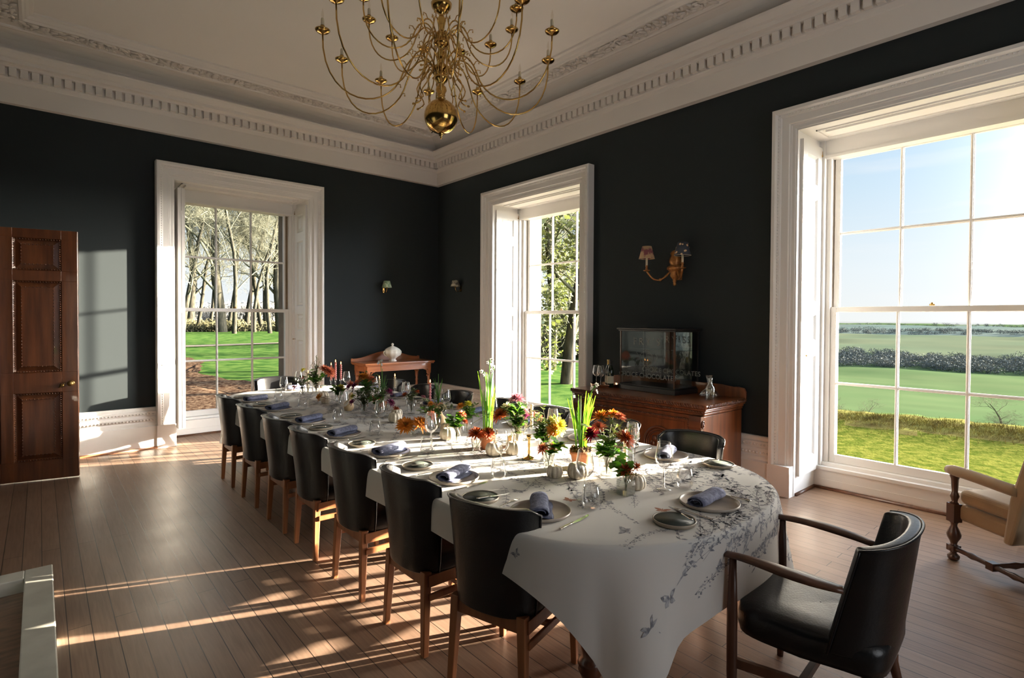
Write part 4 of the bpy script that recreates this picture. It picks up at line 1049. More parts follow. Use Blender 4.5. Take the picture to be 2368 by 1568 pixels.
m = MB(); m.lathe([(.062, 0), (.066, .008), (.058, .02), (.045, .032), (.055, .05), (.10, .085), (.122, .12), (.125, .15), (.118, .168), (.124, .175), (.118, .18)], seg=64, rib=rib); m.build('bowl', 'porcelain', t)
m = MB(); m.lathe([(.118, .178), (.112, .19), (.075, .215), (.045, .228), (.02, .238), (.012, .25), (.022, .262), (.018, .274), (.006, .285), (0, .288)], seg=64, rib=lambda a, h: 1 + .03 * cos(8 * a) * (1 if h < .22 else 0)); m.build('lid', 'porcelain', t)
for s_ in (-1, 1):
    m = MB(); m.tube(bez((s_ * .112, 0, .155), (s_ * .165, 0, .19), (s_ * .16, 0, .09), (s_ * .10, 0, .085), 12), .009, 8); m.build('handle', 'porcelain', t)

# ------------------------------------------------------------------ tablecloth
OUT = np.array(outline(2400)); _s = np.concatenate([[0], np.cumsum(np.linalg.norm(np.diff(OUT, axis=0), axis=1))]); _t = np.linspace(0, _s[-1], 1500)
OUT = np.stack([np.interp(_t, _s, OUT[:, 0]), np.interp(_t, _s, OUT[:, 1])], 1); NO = len(OUT)     # evenly spaced round the table edge
def normals(P):
    d = np.roll(P, -1, 0) - np.roll(P, 1, 0); n_ = np.stack([d[:, 1], -d[:, 0]], 1); return n_ / np.linalg.norm(n_, axis=1)[:, None]
ON = normals(OUT); SEG = np.linalg.norm(np.roll(OUT, -1, 0) - OUT, axis=1); ARC = np.concatenate([[0], np.cumsum(SEG)[:-1]])
RX0, RX1, RY0, RY1 = TX - HWX - .185, TX + HWX + .185, TY0 - .34, TY1 + .30
def drop_len(p, n_):
    ts = []
    if n_[0] > 1e-3: ts.append((RX1 - p[0]) / n_[0])
    if n_[0] < -1e-3: ts.append((RX0 - p[0]) / n_[0])
    if n_[1] > 1e-3: ts.append((RY1 - p[1]) / n_[1])
    if n_[1] < -1e-3: ts.append((RY0 - p[1]) / n_[1])
    return min(ts)
DL = np.array([drop_len(OUT[i], ON[i]) for i in range(NO)])
corner = np.clip((DL - .36) / .25, 0, 1)
def drape(idx, t, off=0.0):    # idx on outline, t distance beyond the edge
    idx = np.asarray(idx); t = np.asarray(t, float); P = OUT[idx]; n_ = ON[idx]; c = corner[idx]; s_ = ARC[idx]
    rad = .022; cur = rad * (1 - np.exp(-t / rad))
    fold = (.045 * c * np.sin(s_ * 17.0 + .6) + .014 * np.sin(s_ * 5.1) + .010 * np.sin(s_ * 31.0) * c) * np.clip(t / .35, 0, 1.3)
    h = cur + (.0 + .16 * c) * np.maximum(t - .02, 0) + fold + off * np.clip(t / rad, 0, 1)
    z = TZ - (t - cur) * .97 + off * (1 - np.clip(t / rad, 0, 1))
    return np.stack([P[:, 0] + n_[:, 0] * h, P[:, 1] + n_[:, 1] * h, z], 1)
from_in = [0, .5, .9, .985]
m = MB(); vs = [(TX, 4, TZ)]; ctr = np.array([TX, 4.0])
rows = []; SUB = np.arange(0, NO, 4)
for f in (.25, .5, .75, .93, 1.0):
    inner = OUT[SUB].copy(); OU_ = OUT[SUB]
    # shrink sideways and lengthways separately to keep quads sane
    inner[:, 0] = TX + (OU_[:, 0] - TX) * f; yc = np.clip(OU_[:, 1], TY0 + ER, TY1 - ER); inner[:, 1] = yc + (OU_[:, 1] - yc) * f
    rows.append(np.concatenate([inner, np.full((len(SUB), 1), TZ)], 1))
for k in range(1, 23):
    rows.append(drape(SUB, DL[SUB] * (k / 22) ** 1.15))
allv = np.concatenate(rows); vs = [tuple(p) for p in allv]; nr = len(rows)
NS = len(SUB); fs = [(i * NS + k, i * NS + (k + 1) % NS, (i + 1) * NS + (k + 1) % NS, (i + 1) * NS + k) for i in range(nr - 1) for k in range(NS)]
fs.append(tuple(range(NS)))
m.add(vs, fs, True)
cloth = m.build('tablecloth', 'cloth_linen' if 'cloth_linen' in mats else 'linen', None)
tag(cloth, 'white linen tablecloth printed with grey sprigs, draped over the long table', 'tablecloth')
# printed botanical drawing, mapped on to the cloth
def cloth_map(XY, off=.0006):
    XY = np.asarray(XY); out = np.zeros((len(XY), 3))
    for a in range(0, len(XY), 4000):
        B = XY[a:a + 4000]; d = ((B[:, None, :] - OUT[None]) ** 2).sum(2); i = d.argmin(1); dist = np.sqrt(d.min(1))
        side = ((B - OUT[i]) * ON[i]).sum(1)
        o_ = np.concatenate([B, np.full((len(B), 1), TZ + off)], 1); oo = side > 0
        if oo.any(): o_[oo] = drape(i[oo], side[oo], off)
        out[a:a + 4000] = o_
    return out
pr = {'print': ([], []), 'rustprint': ([], [])}
q = random.Random(21)
def blob(mt, pts):
    v_, f_ = pr[mt]; o = len(v_); v_ += pts; f_.append(tuple(range(o, o + len(pts))))
def pleaf(mt, x, y, a, l, w_):
    c, s_ = cos(a), sin(a); P_ = [(0, 0), (.3, .8), (.65, .75), (1, 0), (.65, -.75), (.3, -.8)]
    blob(mt, [(x + l * u * c - w_ * v_ * s_, y + l * u * s_ + w_ * v_ * c) for u, v_ in P_])
def stroke(mt, pts, w_):
    for (x0, y0), (x1, y1) in zip(pts, pts[1:]):
        d = math.hypot(x1 - x0, y1 - y0) or 1; nx, ny = -(y1 - y0) / d * w_, (x1 - x0) / d * w_
        blob(mt, [(x0 + nx, y0 + ny), (x1 + nx, y1 + ny), (x1 - nx, y1 - ny), (x0 - nx, y0 - ny)])
def sprig(x, y, a, L_, kind):
    pts = []; c = q.uniform(-.8, .8); n = 9
    for i in range(n + 1):
        pts.append((x, y)); x += L_ / n * cos(a); y += L_ / n * sin(a); a += c / n + q.uniform(-.1, .1)
    stroke('print', pts, .0013)
    for i, (px, py) in enumerate(pts[1:]):
        if kind == 0:   # lavender-like dense spike
            for k in range(7): b_ = q.uniform(0, 2 * pi); r_ = q.uniform(.0, .022) * (1.1 - i / 12); pleaf('print', px + r_ * cos(b_), py + r_ * sin(b_), b_, q.uniform(.007, .013), .0035)
        elif kind == 1:   # leafy twig
            for sg in (-1, 1): pleaf('print', px, py, a + sg * q.uniform(.5, 1.1), q.uniform(.02, .038), q.uniform(.0045, .0075))
        else:   # open flowers on a twig
            if i % 2:
                fx, fy = px + q.uniform(-.03, .03), py + q.uniform(-.03, .03); r_ = q.uniform(.010, .018); st = q.uniform(0, 1)
                stroke('print', [(px, py), (fx, fy)], .0008)
                for k in range(5): pleaf('print', fx, fy, st + k * 2 * pi / 5, r_, r_ * .30)
                for k in range(3): pleaf('print', fx + q.uniform(-.02, .02), fy + q.uniform(-.02, .02), q.uniform(0, 6), .016, .004)
            else: pleaf('print', px, py, a + q.choice((-1, 1)) * .8, .045, .008)
def butterfly(x, y, a, s, mt):
    for sg in (-1, 1):
        pleaf(mt, x, y, a + sg * 1.0, s, s * .28); pleaf(mt, x, y, a + sg * 2.1, s * .7, s * .24)
    stroke(mt, [(x - .5 * s * cos(a), y - .5 * s * sin(a)), (x + .5 * s * cos(a), y + .5 * s * sin(a))], s * .05)
for i in range(330):
    y = q.uniform(1.75, 6.6); x = q.gauss(2.28, .27)
    if 1.80 < x < 2.85: sprig(x, y, q.uniform(.9, 1.5) + q.choice((0, pi)) + q.uniform(-.5, .5), q.uniform(.18, .42), q.choice((0, 0, 1, 2)))
for x, y, a, L_, k in ((1.66, 1.255, .35, .30, 0), (1.84, 1.05, .45, .50, 0), (1.95, 1.02, .5, .45, 2), (2.2, .93, .7, .50, 1), (1.78, 1.0, .3, .5, 1), (2.4, 1.02, .4, .5, 2), (2.55, .95, .9, .5, 0), (2.7, 1.1, .6, .45, 2), (2.05, 1.50, .6, .35, 0), (1.95, 1.62, .5, .35, 1),
                       (2.5, 1.55, .4, .40, 2), (2.35, 1.42, .3, .40, 1), (2.75, 1.4, .7, .4, 2), (2.65, 1.62, 1.0, .4, 1), (1.82, 2.0, .55, .38, 0), (1.9, 2.05, .4, .42, 2), (2.0, 1.85, .5, .4, 0), (2.9, 1.25, .8, .4, 1), (3.05, 1.35, 1.2, .3, 2), (2.3, .85, .5, .4, 2), (2.6, .8, .2, .4, 1), (3.0, 1.05, 1.3, .35, 2)):
    sprig(x, y, a, L_, k)
for i in range(46):     # dense blossom over the near right corner of the cloth
    x = q.uniform(1.85, 3.1); y = q.uniform(.82, 1.18) + .12 * (x - 1.85); sprig(x, y, q.uniform(.1, 1.2), q.uniform(.14, .32), q.choice((0, 0, 2, 1)))
for i in range(34):
    x = q.uniform(2.35, 3.05); y = q.uniform(1.25, 1.85); sprig(x, y, q.uniform(.1, 1.4), q.uniform(.16, .34), q.choice((1, 2, 2, 0)))
for x, y, a, s, mt in ((1.80, 1.36, 2.2, .05, 'print'), (1.90, 1.77, .2, .042, 'rustprint'), (2.12, 1.40, .5, .045, 'rustprint'), (1.80, 2.02, .6, .05, 'print'), (1.36, 1.60, 1, .03, 'print'), (1.72, .98, 1.3, .055, 'print'), (2.02, 1.62, 2.5, .04, 'print'), (2.85, 1.50, 1.5, .05, 'print')):
    butterfly(x, y, a, s, mt)
DGX, DGY = 1.56, .98    # dragonfly low on the end drop
stroke('print', [(DGX, DGY), (DGX + .05, DGY - .06)], .0022)
for a in (.5, 1.0, 3.0, 3.5): pleaf('print', DGX + .012, DGY - .012, a - .4, .055, .009)
for mt, (v_, f_) in pr.items():
    XYZ = cloth_map(np.array(v_)); m = MB(); m.add([tuple(p) for p in XYZ], f_); o = m.build('printed_pattern', mt, cloth); o['kind'] = 'stuff'

# ------------------------------------------------------------------ place settings
def plate_mesh(r, h):
    return [(r * .80, 0), (r * .96, .003), (r, h * .6), (r, h), (r * .975, h + .001), (r * .955, h * .7), (r * .90, .006), (0, .005)]
def rt(x, y, a): return x * cos(a) - y * sin(a), x * sin(a) + y * cos(a)
seats = []   # x, y of plate, facing angle (0 = diner faces +y), phrase
lphr = ['first place on the left side', 'second place on the left side', 'third place on the left side', 'fourth place on the left side', 'fifth place on the left side', 'sixth place on the left side', 'last place on the left side']
rphr = [p.replace('left', 'right') for p in lphr]
for (y, a), p in zip(((1.73, -78), (2.40, -90), (3.12, -90), (3.83, -90), (4.49, -90), (5.29, -90), (5.98, -90)), lphr): seats.append((1.675, y, R(a), p))
for (y, a), p in zip(((1.94, 94), (2.60, 90), (3.27, 90), (3.93, 90), (4.62, 90), (5.30, 90), (5.98, 90)), rphr): seats.append((2.97, y, R(a), p))
seats.append((2.36, 1.305, R(2), 'place at the near end of the table')); seats.append((2.31, 6.66, R(180), 'place at the far end of the table'))
protoS = {}
def put(kind, maker, lab, loc, rz):
    if kind not in protoS:
        t = maker(); t.location = loc; t.rotation_euler.z = rz; t['label'] = lab; protoS[kind] = t; return t
    return dup(protoS[kind], loc, rz, lab)
def mk_plate():
    t = thing('dinner_plate', '', 'plate', group='dinner plates round the table')
    MB().lathe(plate_mesh(.135, .017), seg=56).build('plate_body', 'greige', t); return t
def mk_side():
    t = thing('side_plate', '', 'side plate', group='side plates round the table')
    MB().lathe([(.070, 0), (.086, .003), (.090, .012), (.090, .018), (.086, .019), (.0845, .016)], seg=44, caps=False).build('rim', 'rim', t)
    MB().lathe([(.0845, .016), (.080, .008), (0, .007)], seg=44).build('well', 'greyplate', t); return t
def mk_napkin():
    t = thing('napkin', '', 'napkin', group='folded blue napkins')
    m = MB(); n = 26; sec = []
    for i in range(n + 1):     # a strip rolled in three soft layers
        f = i / n; a = f * 2 * pi * 1.55; r_ = .013 + .012 * f
        sec.append(((r_ * 1.75) * cos(a), .026 + r_ * .95 * sin(a)))
    sec += [(.046, .004), (.056, .002)]
    vs = []
    for j in range(9):
        yy = -.115 + .23 * j / 8; w_ = 1 + .06 * sin(j * 1.3)
        for x, z in sec: vs.append((x * w_, yy + .004 * sin(x * 90), max(.001, z)))
    k = len(sec); m.add(vs, [(j * k + i, j * k + i + 1, (j + 1) * k + i + 1, (j + 1) * k + i) for j in range(8) for i in range(k - 1)], True)
    m.build('cloth', 'napkin', t, [('solid', .004)]); return t
def mk_knife(s=1.0, name='table_knife', cat='knife', grp='table knives'):
    t = thing(name, '', cat, group=grp)
    m = MB(); m.lathe([(0, -.0), (.007, .002), (.0085, .01), (.006, .03), (.0055, .07), (.0065, .095), (0, .098)], seg=10)
    m.v = [(x, z, y * .6 + .0055) for x, y, z in m.v]; m.build('handle', 'silver', t)
    m = MB(); P_ = [(-.004, .096), (.006, .096), (.010, .12), (.010, .19), (.004, .215), (-.006, .225), (-.008, .19), (-.006, .12)]; m.extrude(P_, .003, .0045, 'z'); m.build('blade', 'steel', t)
    t.scale = (s, s, s); return t
def mk_fork():
    t = thing('fork', '', 'fork', group='forks')
    m = MB(); P_ = [V((0, 0, .004)), V((0, .06, .004)), V((0, .11, .008)), V((0, .135, .010)), V((0, .15, .006))]; rs_ = [(.006, .002), (.0035, .002), (.003, .0018), (.005, .0014), (.011, .0012)]; vs = []
    for p, (w_, h_) in zip(P_, rs_):
        for k in range(8): a = 2 * pi * k / 8; vs.append((p.x + w_ * cos(a), p.y, p.z + h_ * sin(a)))
    m.add(vs, [(i * 8 + k, i * 8 + (k + 1) % 8, (i + 1) * 8 + (k + 1) % 8, (i + 1) * 8 + k) for i in range(4) for k in range(8)], True); m.build('handle', 'silver', t)
    m = MB()
    for x in (-.009, -.003, .003, .009): m.tube([(x, .148, .006), (x * 1.05, .17, .0035), (x, .195, .005)], [.0018, .0016, .0008], 5)
    m.build('tines', 'silver', t); return t
def mk_wine():
    t = goblet('', (0, 0, 0), 'wine glasses round the table'); return t
def mk_tumbler():
    t = thing('water_tumbler', '', 'glass', group='water tumblers round the table')
    MB().lathe([(.024, 0), (.030, .002), (.0405, .022), (.0425, .038), (.040, .06), (.033, .105), (.0322, .105), (.0390, .06), (.0412, .038), (.038, .022), (.027, .008), (0, .007)], seg=28, caps=False).build('glass_body', 'glass', t); return t
for x, y, a, ph in seats:
    def at(lx, ly): dx, dy = rt(lx, ly, a); return (x + dx, y + dy)
    head = 'end of' in ph
    px, py = at(0, 0)
    put('p', mk_plate, 'sand coloured dinner plate, %s' % ph, (px, py, TZ + .0005), a)
    nx, ny = at(-.01, .01); put('n', mk_napkin, 'rolled slate blue napkin on the dinner plate, %s' % ph, (nx, ny, TZ + .0065), a + (R(92) if head else R(rnd.uniform(16, 30) + (14 if ph.startswith('first place on the left') else 0))))
    sx_, sy_ = at(-.325, -.03) if not head else at(-.335, -.015); put('s', mk_side, 'dark grey side plate, %s' % ph, (sx_, sy_, TZ + .0005), a)
    kx, ky = at(-.325 + .02, -.08); put('b', lambda: mk_knife(.78, 'butter_knife', 'knife', 'butter knives'), 'butter knife on the side plate, %s' % ph, (kx + 0, ky, TZ + .0195), a + R(rnd.uniform(-28, -12)))
    fx, fy = at(-.185, -.11); put('f', mk_fork, 'silver fork beside the plate, %s' % ph, (fx, fy, TZ + .0008), a + R(rnd.uniform(-8, 4)))
    kx, ky = at(.175, -.12); put('k', mk_knife, 'silver table knife beside the plate, %s' % ph, (kx, ky, TZ + .0008), a + R(rnd.uniform(-4, 8)))
    wx, wy = at(.07, .27) if not head else at(.04, .265); put('w', mk_wine, 'empty wine glass, %s' % ph, (wx, wy, TZ + .0005), 0)
    gx, gy = at(.15, .185) if not head else at(.13, .20); put('t', mk_tumbler, 'short water tumbler, %s' % ph, (gx, gy, TZ + .0005), 0)

# ------------------------------------------------------------------ pumpkins and gourds
def mk_pumpkin():
    t = thing('white_pumpkin', '', 'pumpkin', group='white pumpkins on the table')
    n = 60; m = MB(); prof = [(.0, .012), (.3, .002), (.6, .0), (.85, .10), (.98, .30), (1, .45), (.96, .62), (.82, .80), (.55, .90), (.28, .88), (.08, .82), (0, .80)]
    m.lathe([(r_, h) for r_, h in prof], seg=n, rib=lambda a, h: 1 - .13 * abs(sin(5 * a)) ** 6 * 1 + .03 * abs(sin(5 * a + pi / 2)) - (.0)); m.v = [(x, y, z * 1.62) for x, y, z in m.v]
    m.build('fruit', 'pumpkin', t)
    m = MB(); m.tube([(0, 0, 1.26), (.02, 0, 1.42), (.0, .04, 1.6), (.05, .10, 1.68)], [.12, .07, .055, .06], 7); m.build('stem', 'pstem', t); return t
pk = [(2.20, 1.985, .057, 0, 'large white pumpkin with a curved stem in front of the nearer terracotta pot'), (2.115, 2.075, .045, 1, 'small white pumpkin left of the large one by the nearer terracotta pot'),
      (2.285, 1.665, .050, 2, 'white pumpkin leaning behind the small square crystal vase nearest the camera'), (2.165, 2.66, .056, 3, 'white pumpkin in front of the farther terracotta pot'),
      (2.275, 2.60, .055, 4, 'white pumpkin beside the brass candlestick'), (2.42, 2.76, .052, 5, 'white pumpkin behind the pair next to the brass candlestick'),
      (2.19, 3.22, .056, 6, 'white pumpkin beside the clear stem bottle, mid table'), (2.31, 3.40, .052, 7, 'white pumpkin behind the mid table stem bottle'),
      (2.22, 4.03, .056, 8, 'cream pumpkin below the plum flowers in the far half'), (2.34, 4.22, .050, 9, 'cream pumpkin right of the one below the plum flowers'),
      (2.24, 5.60, .060, 10, 'cream pumpkin nearest the far end of the table'), (2.18, 5.38, .048, 11, 'cream pumpkin just before the one nearest the far end')]
for x, y, r_, i, lab in pk:
    if 'pk' not in protoS: t = mk_pumpkin(); protoS['pk'] = t; t.location = (x, y, TZ); t['label'] = lab
    else: t = dup(protoS['pk'], (x, y, TZ), i * 1.3, lab)
    t.scale = (r_, r_, r_)
t = protoS['pk']; 
for i, (x, y, lab) in enumerate(((2.17, 4.82, 'cream crooked-neck gourd beside the yellow flower in the far half'), (2.40, 3.62, 'cream crooked-neck gourd behind the orange flower bowl'))):
    g = thing('crook_neck_gourd', lab, 'gourd', (x, y, TZ), i * 2.0, 'cream gourds')
    m = MB(); m.lathe([(.0, 0), (.03, .001), (.046, .02), (.050, .045), (.040, .075), (.022, .10), (.018, .12), (.022, .14), (.020, .155), (.008, .168), (0, .17)], seg=24); m.v = [(x_ + .03 * max(0, z - .08) / .09, y_, z) for x_, y_, z in m.v]
    m.build('fruit', 'gourd', g); m = MB(); m.tube([(.03, 0, .165), (.045, 0, .19)], [.006, .004], 6); m.build('stem', 'pstem', g)

# ------------------------------------------------------------------ flowers
def chrys(m, c, d, r_, n=54, layers=3, droop=.3, wd=.09, qq=None):
    if n > 20: n = int(n * 1.6); layers += 1; wd *= 1.15   # spidery bloom made of narrow curved petals
    d = V(d).normalized(); a = d.orthogonal().normalized(); b_ = d.cross(a); c = V(c)
    for l in range(layers):
        el = (.12 + .95 * l / max(1, layers - 1)) if layers > 1 else .5
        k = n // layers
        for i in range(k):
            an = 2 * pi * (i + .5 * l) / k + qq.uniform(-.12, .12); e_ = el + qq.uniform(-.16, .16); L_ = r_ * qq.uniform(.8, 1.1) * (1 - .22 * l / layers)
            rad = a * cos(an) + b_ * sin(an); up0 = d * sin(e_) + rad * cos(e_); sd = up0.cross(rad if abs(up0.dot(rad)) < .99 else d)
            if sd.length < 1e-4: sd = rad.cross(d)
            sd.normalize(); w_ = L_ * wd; vs = []
            for tt, ww in ((0, .5), (.45, 1), (.8, .8), (1, .12)):
                p = c + up0 * L_ * tt + d * (-droop * L_ * tt * tt * (1 - l / layers)) + rad * (.12 * L_ * tt * tt)
                vs += [p - sd * w_ * ww, p + d * w_ * .35 * ww, p + sd * w_ * ww]
            fs = []
            for s_ in range(3):
                for k_ in range(2): q0 = s_ * 3 + k_; fs.append((q0, q0 + 1, q0 + 4, q0 + 3))
            m.add(vs, fs, True)
def leafshape(m, p, d, up, L_, w_, lobes=0, fold=.2):
    d = V(d).normalized(); up = V(up); s_ = d.cross(up)
    if s_.length < 1e-3: s_ = d.orthogonal()
    s_.normalize(); n_ = s_.cross(d)
    if lobes: P_ = [(0, .08), (.05, .5), (.25, .95), (.42, .55), (.62, .70), (.80, .35), (1, 0)]
    else: P_ = [(0, .04), (.15, .55), (.4, 1), (.7, .7), (1, 0)]
    vs = []
    for t_, ww in P_:
        c = p + d * L_ * t_ - n_ * (.18 * L_ * t_ * t_); vs += [c - s_ * w_ * ww + n_ * fold * w_ * ww, c, c + s_ * w_ * ww + n_ * fold * w_ * ww]
    fs = []
    for i in range(len(P_) - 1):
        for k_ in range(2): q0 = i * 3 + k_; fs.append((q0, q0 + 1, q0 + 4, q0 + 3))
    m.add(vs, fs, True)
def bloom(base, tip, r_, pm, lab, grp, petals=54, layers=3, face=None, stem='twig', droop=.3, wd=.09, heart=None):
    qq = random.Random(hash(lab) % 9999 if False else int(abs(base[0] * 977 + tip[1] * 613 + r_ * 7001)) + len(lab))
    t = thing('chrysanthemum' if petals > 20 else 'garden_flower', lab, 'flower', base, 0, grp); b0 = V(base); e_ = V(tip) - b0
    m = MB(); mid = e_ * .5 + V((0, 0, .02)); P_ = bez((0, 0, .012), (0, 0, e_.z * .4), (e_.x * .6, e_.y * .6, e_.z * .85), e_, 6); m.tube(P_, .0018, 5); m.build('stem', stem, t)
    d = V(face) if face else (P_[-1] - P_[-2]).normalized() + V((0, 0, .3))
    m = MB(); chrys(m, e_, d, r_, petals, layers, droop, wd, qq); m.build('petals', pm, t)
    m = MB(); m.sphere(e_ + d.normalized() * r_ * .08, r_ * .14, 8, 5); m.build('flower_heart', heart or ('yellow' if pm in ('yellow', 'orange') else 'maroon'), t)
    return t
def greens(base, spread, hgt, n, kind, lab, grp, dirn=None, sd=1):
    qq = random.Random(sd * 131 + n); t = thing('leafy_sprig', lab, 'foliage', base, 0, grp); st = MB(); lf = MB()
    mt = {'ivy': 'leaf', 'olive': 'olive', 'fern': 'olive', 'dark': 'ivytree'}[kind]
    for i in range(n):
        a = qq.uniform(0, 2 * pi); dr_ = V((cos(a), sin(a), 0)) * spread * qq.uniform(.4, 1)
        if dirn: dr_ = dr_ * .5 + V(dirn) * spread * qq.uniform(.5, 1)
        e_ = V((dr_.x, dr_.y, hgt * qq.uniform(.6, 1))); P_ = bez((0, 0, .012), (0, 0, hgt * .6), e_ * .7 + V((0, 0, hgt * .3)), e_, 8); st.tube(P_, .0014, 4)
        for k in range(2, 9):
            p = P_[k]; dd = (P_[k] - P_[k - 1]).normalized()
            for sg in (-1, 1):
                if qq.random() < .2: continue
                o = V((qq.uniform(-1, 1), qq.uniform(-1, 1), qq.uniform(-.2, .6))).normalized(); ld = (dd * .4 + o).normalized()
                if kind == 'ivy':
                    if k % 2: leafshape(lf, p, ld, (0, 0, 1), qq.uniform(.038, .062), qq.uniform(.020, .032), 1)
                elif kind == 'fern': leafshape(lf, p, (dd * .8 + o * .6), (0, 0, 1), qq.uniform(.02, .03), .0028)
                else: leafshape(lf, p, ld, (0, 0, 1), qq.uniform(.026, .042), qq.uniform(.007, .012))
    st.build('stems', 'twig', t); lf.build('leaves', mt, t); return t
def vase(kind, x, y, lab, grp='glass vases along the table'):
    t = thing('glass_vase', lab, 'vase', (x, y, TZ + .0005), 0, grp); m = MB()
    if kind == 'square':
        for k in range(9):
            m.tube([(.030 * sx_ if ax == 0 else -.03 + .0075 * k, .030 * sx_ if ax else -.03 + .0075 * k, z) for z in (.004, .062) for ax in (0,) for sx_ in (1,)], .0025, 5)
        m.box(-.031, .031, -.031, .031, .0, .006)
        for s_ in (-1, 1): m.box(s_ * .031 - .0015, s_ * .031 + .0015, -.031, .031, .004, .072); m.box(-.031, .031, s_ * .031 - .0015, s_ * .031 + .0015, .004, .072)
        m.lathe([(.024, .070), (.019, .078), (.020, .086)], seg=20, caps=False); hh = .08
    elif kind == 'crystal':
        m.lathe([(.018, 0), (.026, .004), (.024, .02), (.030, .05), (.036, .085), (.034, .085), (.028, .05), (.02, .02), (0, .012)], seg=28, caps=False, rib=lambda a, h: 1 + .06 * cos(14 * a)); hh = .085
    elif kind == 'bowl':
        m.lathe([(.016, 0), (.024, .003), (.012, .016), (.026, .03), (.038, .052), (.040, .07), (.037, .07), (.034, .05), (.022, .033), (0, .026)], seg=28, caps=False, rib=lambda a, h: 1 + .05 * cos(12 * a)); hh = .07
    elif kind == 'bottle':
        m.lathe([(.026, 0), (.030, .004), (.030, .07), (.024, .085), (.012, .10), (.011, .125), (.014, .128), (.010, .125), (.010, .10), (.022, .084), (.028, .07), (.028, .008), (0, .006)], seg=24, caps=False); hh = .12
    else:
        m.lathe([(.030, 0), (.036, .003), (.040, .06), (.046, .12), (.044, .12), (.038, .06), (.033, .008), (0, .006)], seg=28, caps=False); hh = .12
    m.build('glass_body', 'crystal' if kind in ('square', 'crystal', 'bowl') else 'glass', t)
    return (x, y, TZ + .004), hh
B = lambda b, dx, dy, dz: (b[0] + dx, b[1] + dy, b[2] + dz)
G = 'cut flowers along the table'; GF = 'cut foliage along the table'
# camera looks along roughly (.66,.75): "left" = (-.75,.66), "right" = (.75,-.66)
lx, ly, rx, ry = -.75, .66, .75, -.66
def arrange(b, ph, items):
    for it in items:
        k = it[0]; s_, u = it[1], it[2]; dp = it[3]      # sideways (right positive), height, towards camera
        s_ *= 1.12; e_ = (b[0] + rx * s_ - .66 * dp, b[1] + ry * s_ - .75 * dp, TZ + u)
        if k == 'b': bloom(b, e_, it[4] * .98, it[5], '%s in the %s, %s' % (it[6], ph, it[7]), G, *(it[8:] if len(it) > 8 else ()))
        else: greens(b, it[4] * 1.12, u, it[5] * 2, it[6], '%s in the %s' % (it[7], ph), GF, (rx * s_, ry * s_, 0) if s_ else None, sd=len(ph) + int(u * 100) + int(s_ * 50))
b1, _ = vase('square', 2.175, 1.645, 'small square crystal vase nearest the camera')
arrange(b1, 'nearest square vase', [('b', -.005, .125, .02, .045, 'rust', 'rust spidery flower', 'upright', 40, 3), ('b', .045, .135, 0, .035, 'rust', 'rust spidery flower', 'leaning right', 36, 2), ('g', -.3, .16, 0, .10, 3, 'ivy', 'broad green leaves')])
b2, _ = vase('tall', 2.34, 1.90, 'tall clear vase of orange and crimson flowers')
arrange(b2, 'orange and crimson bouquet', [('b', -.075, .235, .02, .055, 'maroon', 'crimson bloom', 'low left', 70, 4), ('b', .085, .215, .03, .062, 'rust', 'rust bloom', 'low right', 80, 4), ('b', -.03, .325, 0, .055, 'orange', 'orange bloom', 'top left', 46, 3), ('b', .06, .325, .0, .045, 'coral', 'pink coral bloom', 'top right', 70, 4),
      ('b', -.045, .28, .04, .045, 'coral', 'peach bloom', 'centre', 50, 3), ('b', .03, .34, .0, .045, 'orange', 'orange lily-like bloom', 'top', 22, 2, None, 'twig', .3, .2), ('g', 0, .33, 0, .13, 5, 'olive', 'slim leafed twigs'), ('g', .2, .20, 0, .16, 4, 'ivy', 'trailing ivy on the right'), ('g', -.25, .22, .0, .13, 4, 'ivy', 'ivy leaves on the left')])
b3, _ = vase('crystal', 2.215, 2.225, 'small cut crystal vase left of the small pumpkin')
arrange(b3, 'vase left of the small pumpkin', [('b', -.03, .115, .02, .045, 'coral', 'rust pink bloom', 'left', 40, 3), ('b', .02, .12, 0, .04, 'rust', 'rust bloom', 'right', 36, 3), ('g', .7, .15, .02, .09, 4, 'ivy', 'ivy sprig reaching right')])
b4, _ = vase('tall', 2.33, 2.36, 'clear vase of berries and the large yellow flower')
arrange(b4, 'berry and yellow flower vase', [('b', .055, .215, .03, .070, 'yellow', 'large yellow orange bloom', 'right', 90, 4, (.0, -.9, .5)), ('b', -.11, .27, 0, .030, 'plum', 'dusky plum bloom', 'left', 40, 3), ('b', .035, .20, .06, .05, 'orange', 'orange underside bloom', 'below the yellow one', 60, 3, (-.3, -.8, -.2)), ('g', -.15, .26, 0, .14, 7, 'olive', 'grey green berry twigs'), ('g', 0, .33, 0, .10, 4, 'olive', 'tall olive twigs'), ('g', -.2, .2, .0, .12, 3, 'ivy', 'ivy leaves')])
b5, _ = vase('crystal', 2.13, 2.80, 'small cut crystal vase with the wide rust bloom')
arrange(b5, 'wide rust bloom vase', [('b', .0, .115, .0, .062, 'rust', 'wide rust bloom', 'flat on top', 90, 4, (0, -.2, 1)), ('b', .07, .125, .03, .055, 'rust', 'orange rust bloom', 'to the right', 70, 4)])
b6, _ = vase('tall', 2.36, 2.66, 'clear vase of pink flowers and bright green leaves')
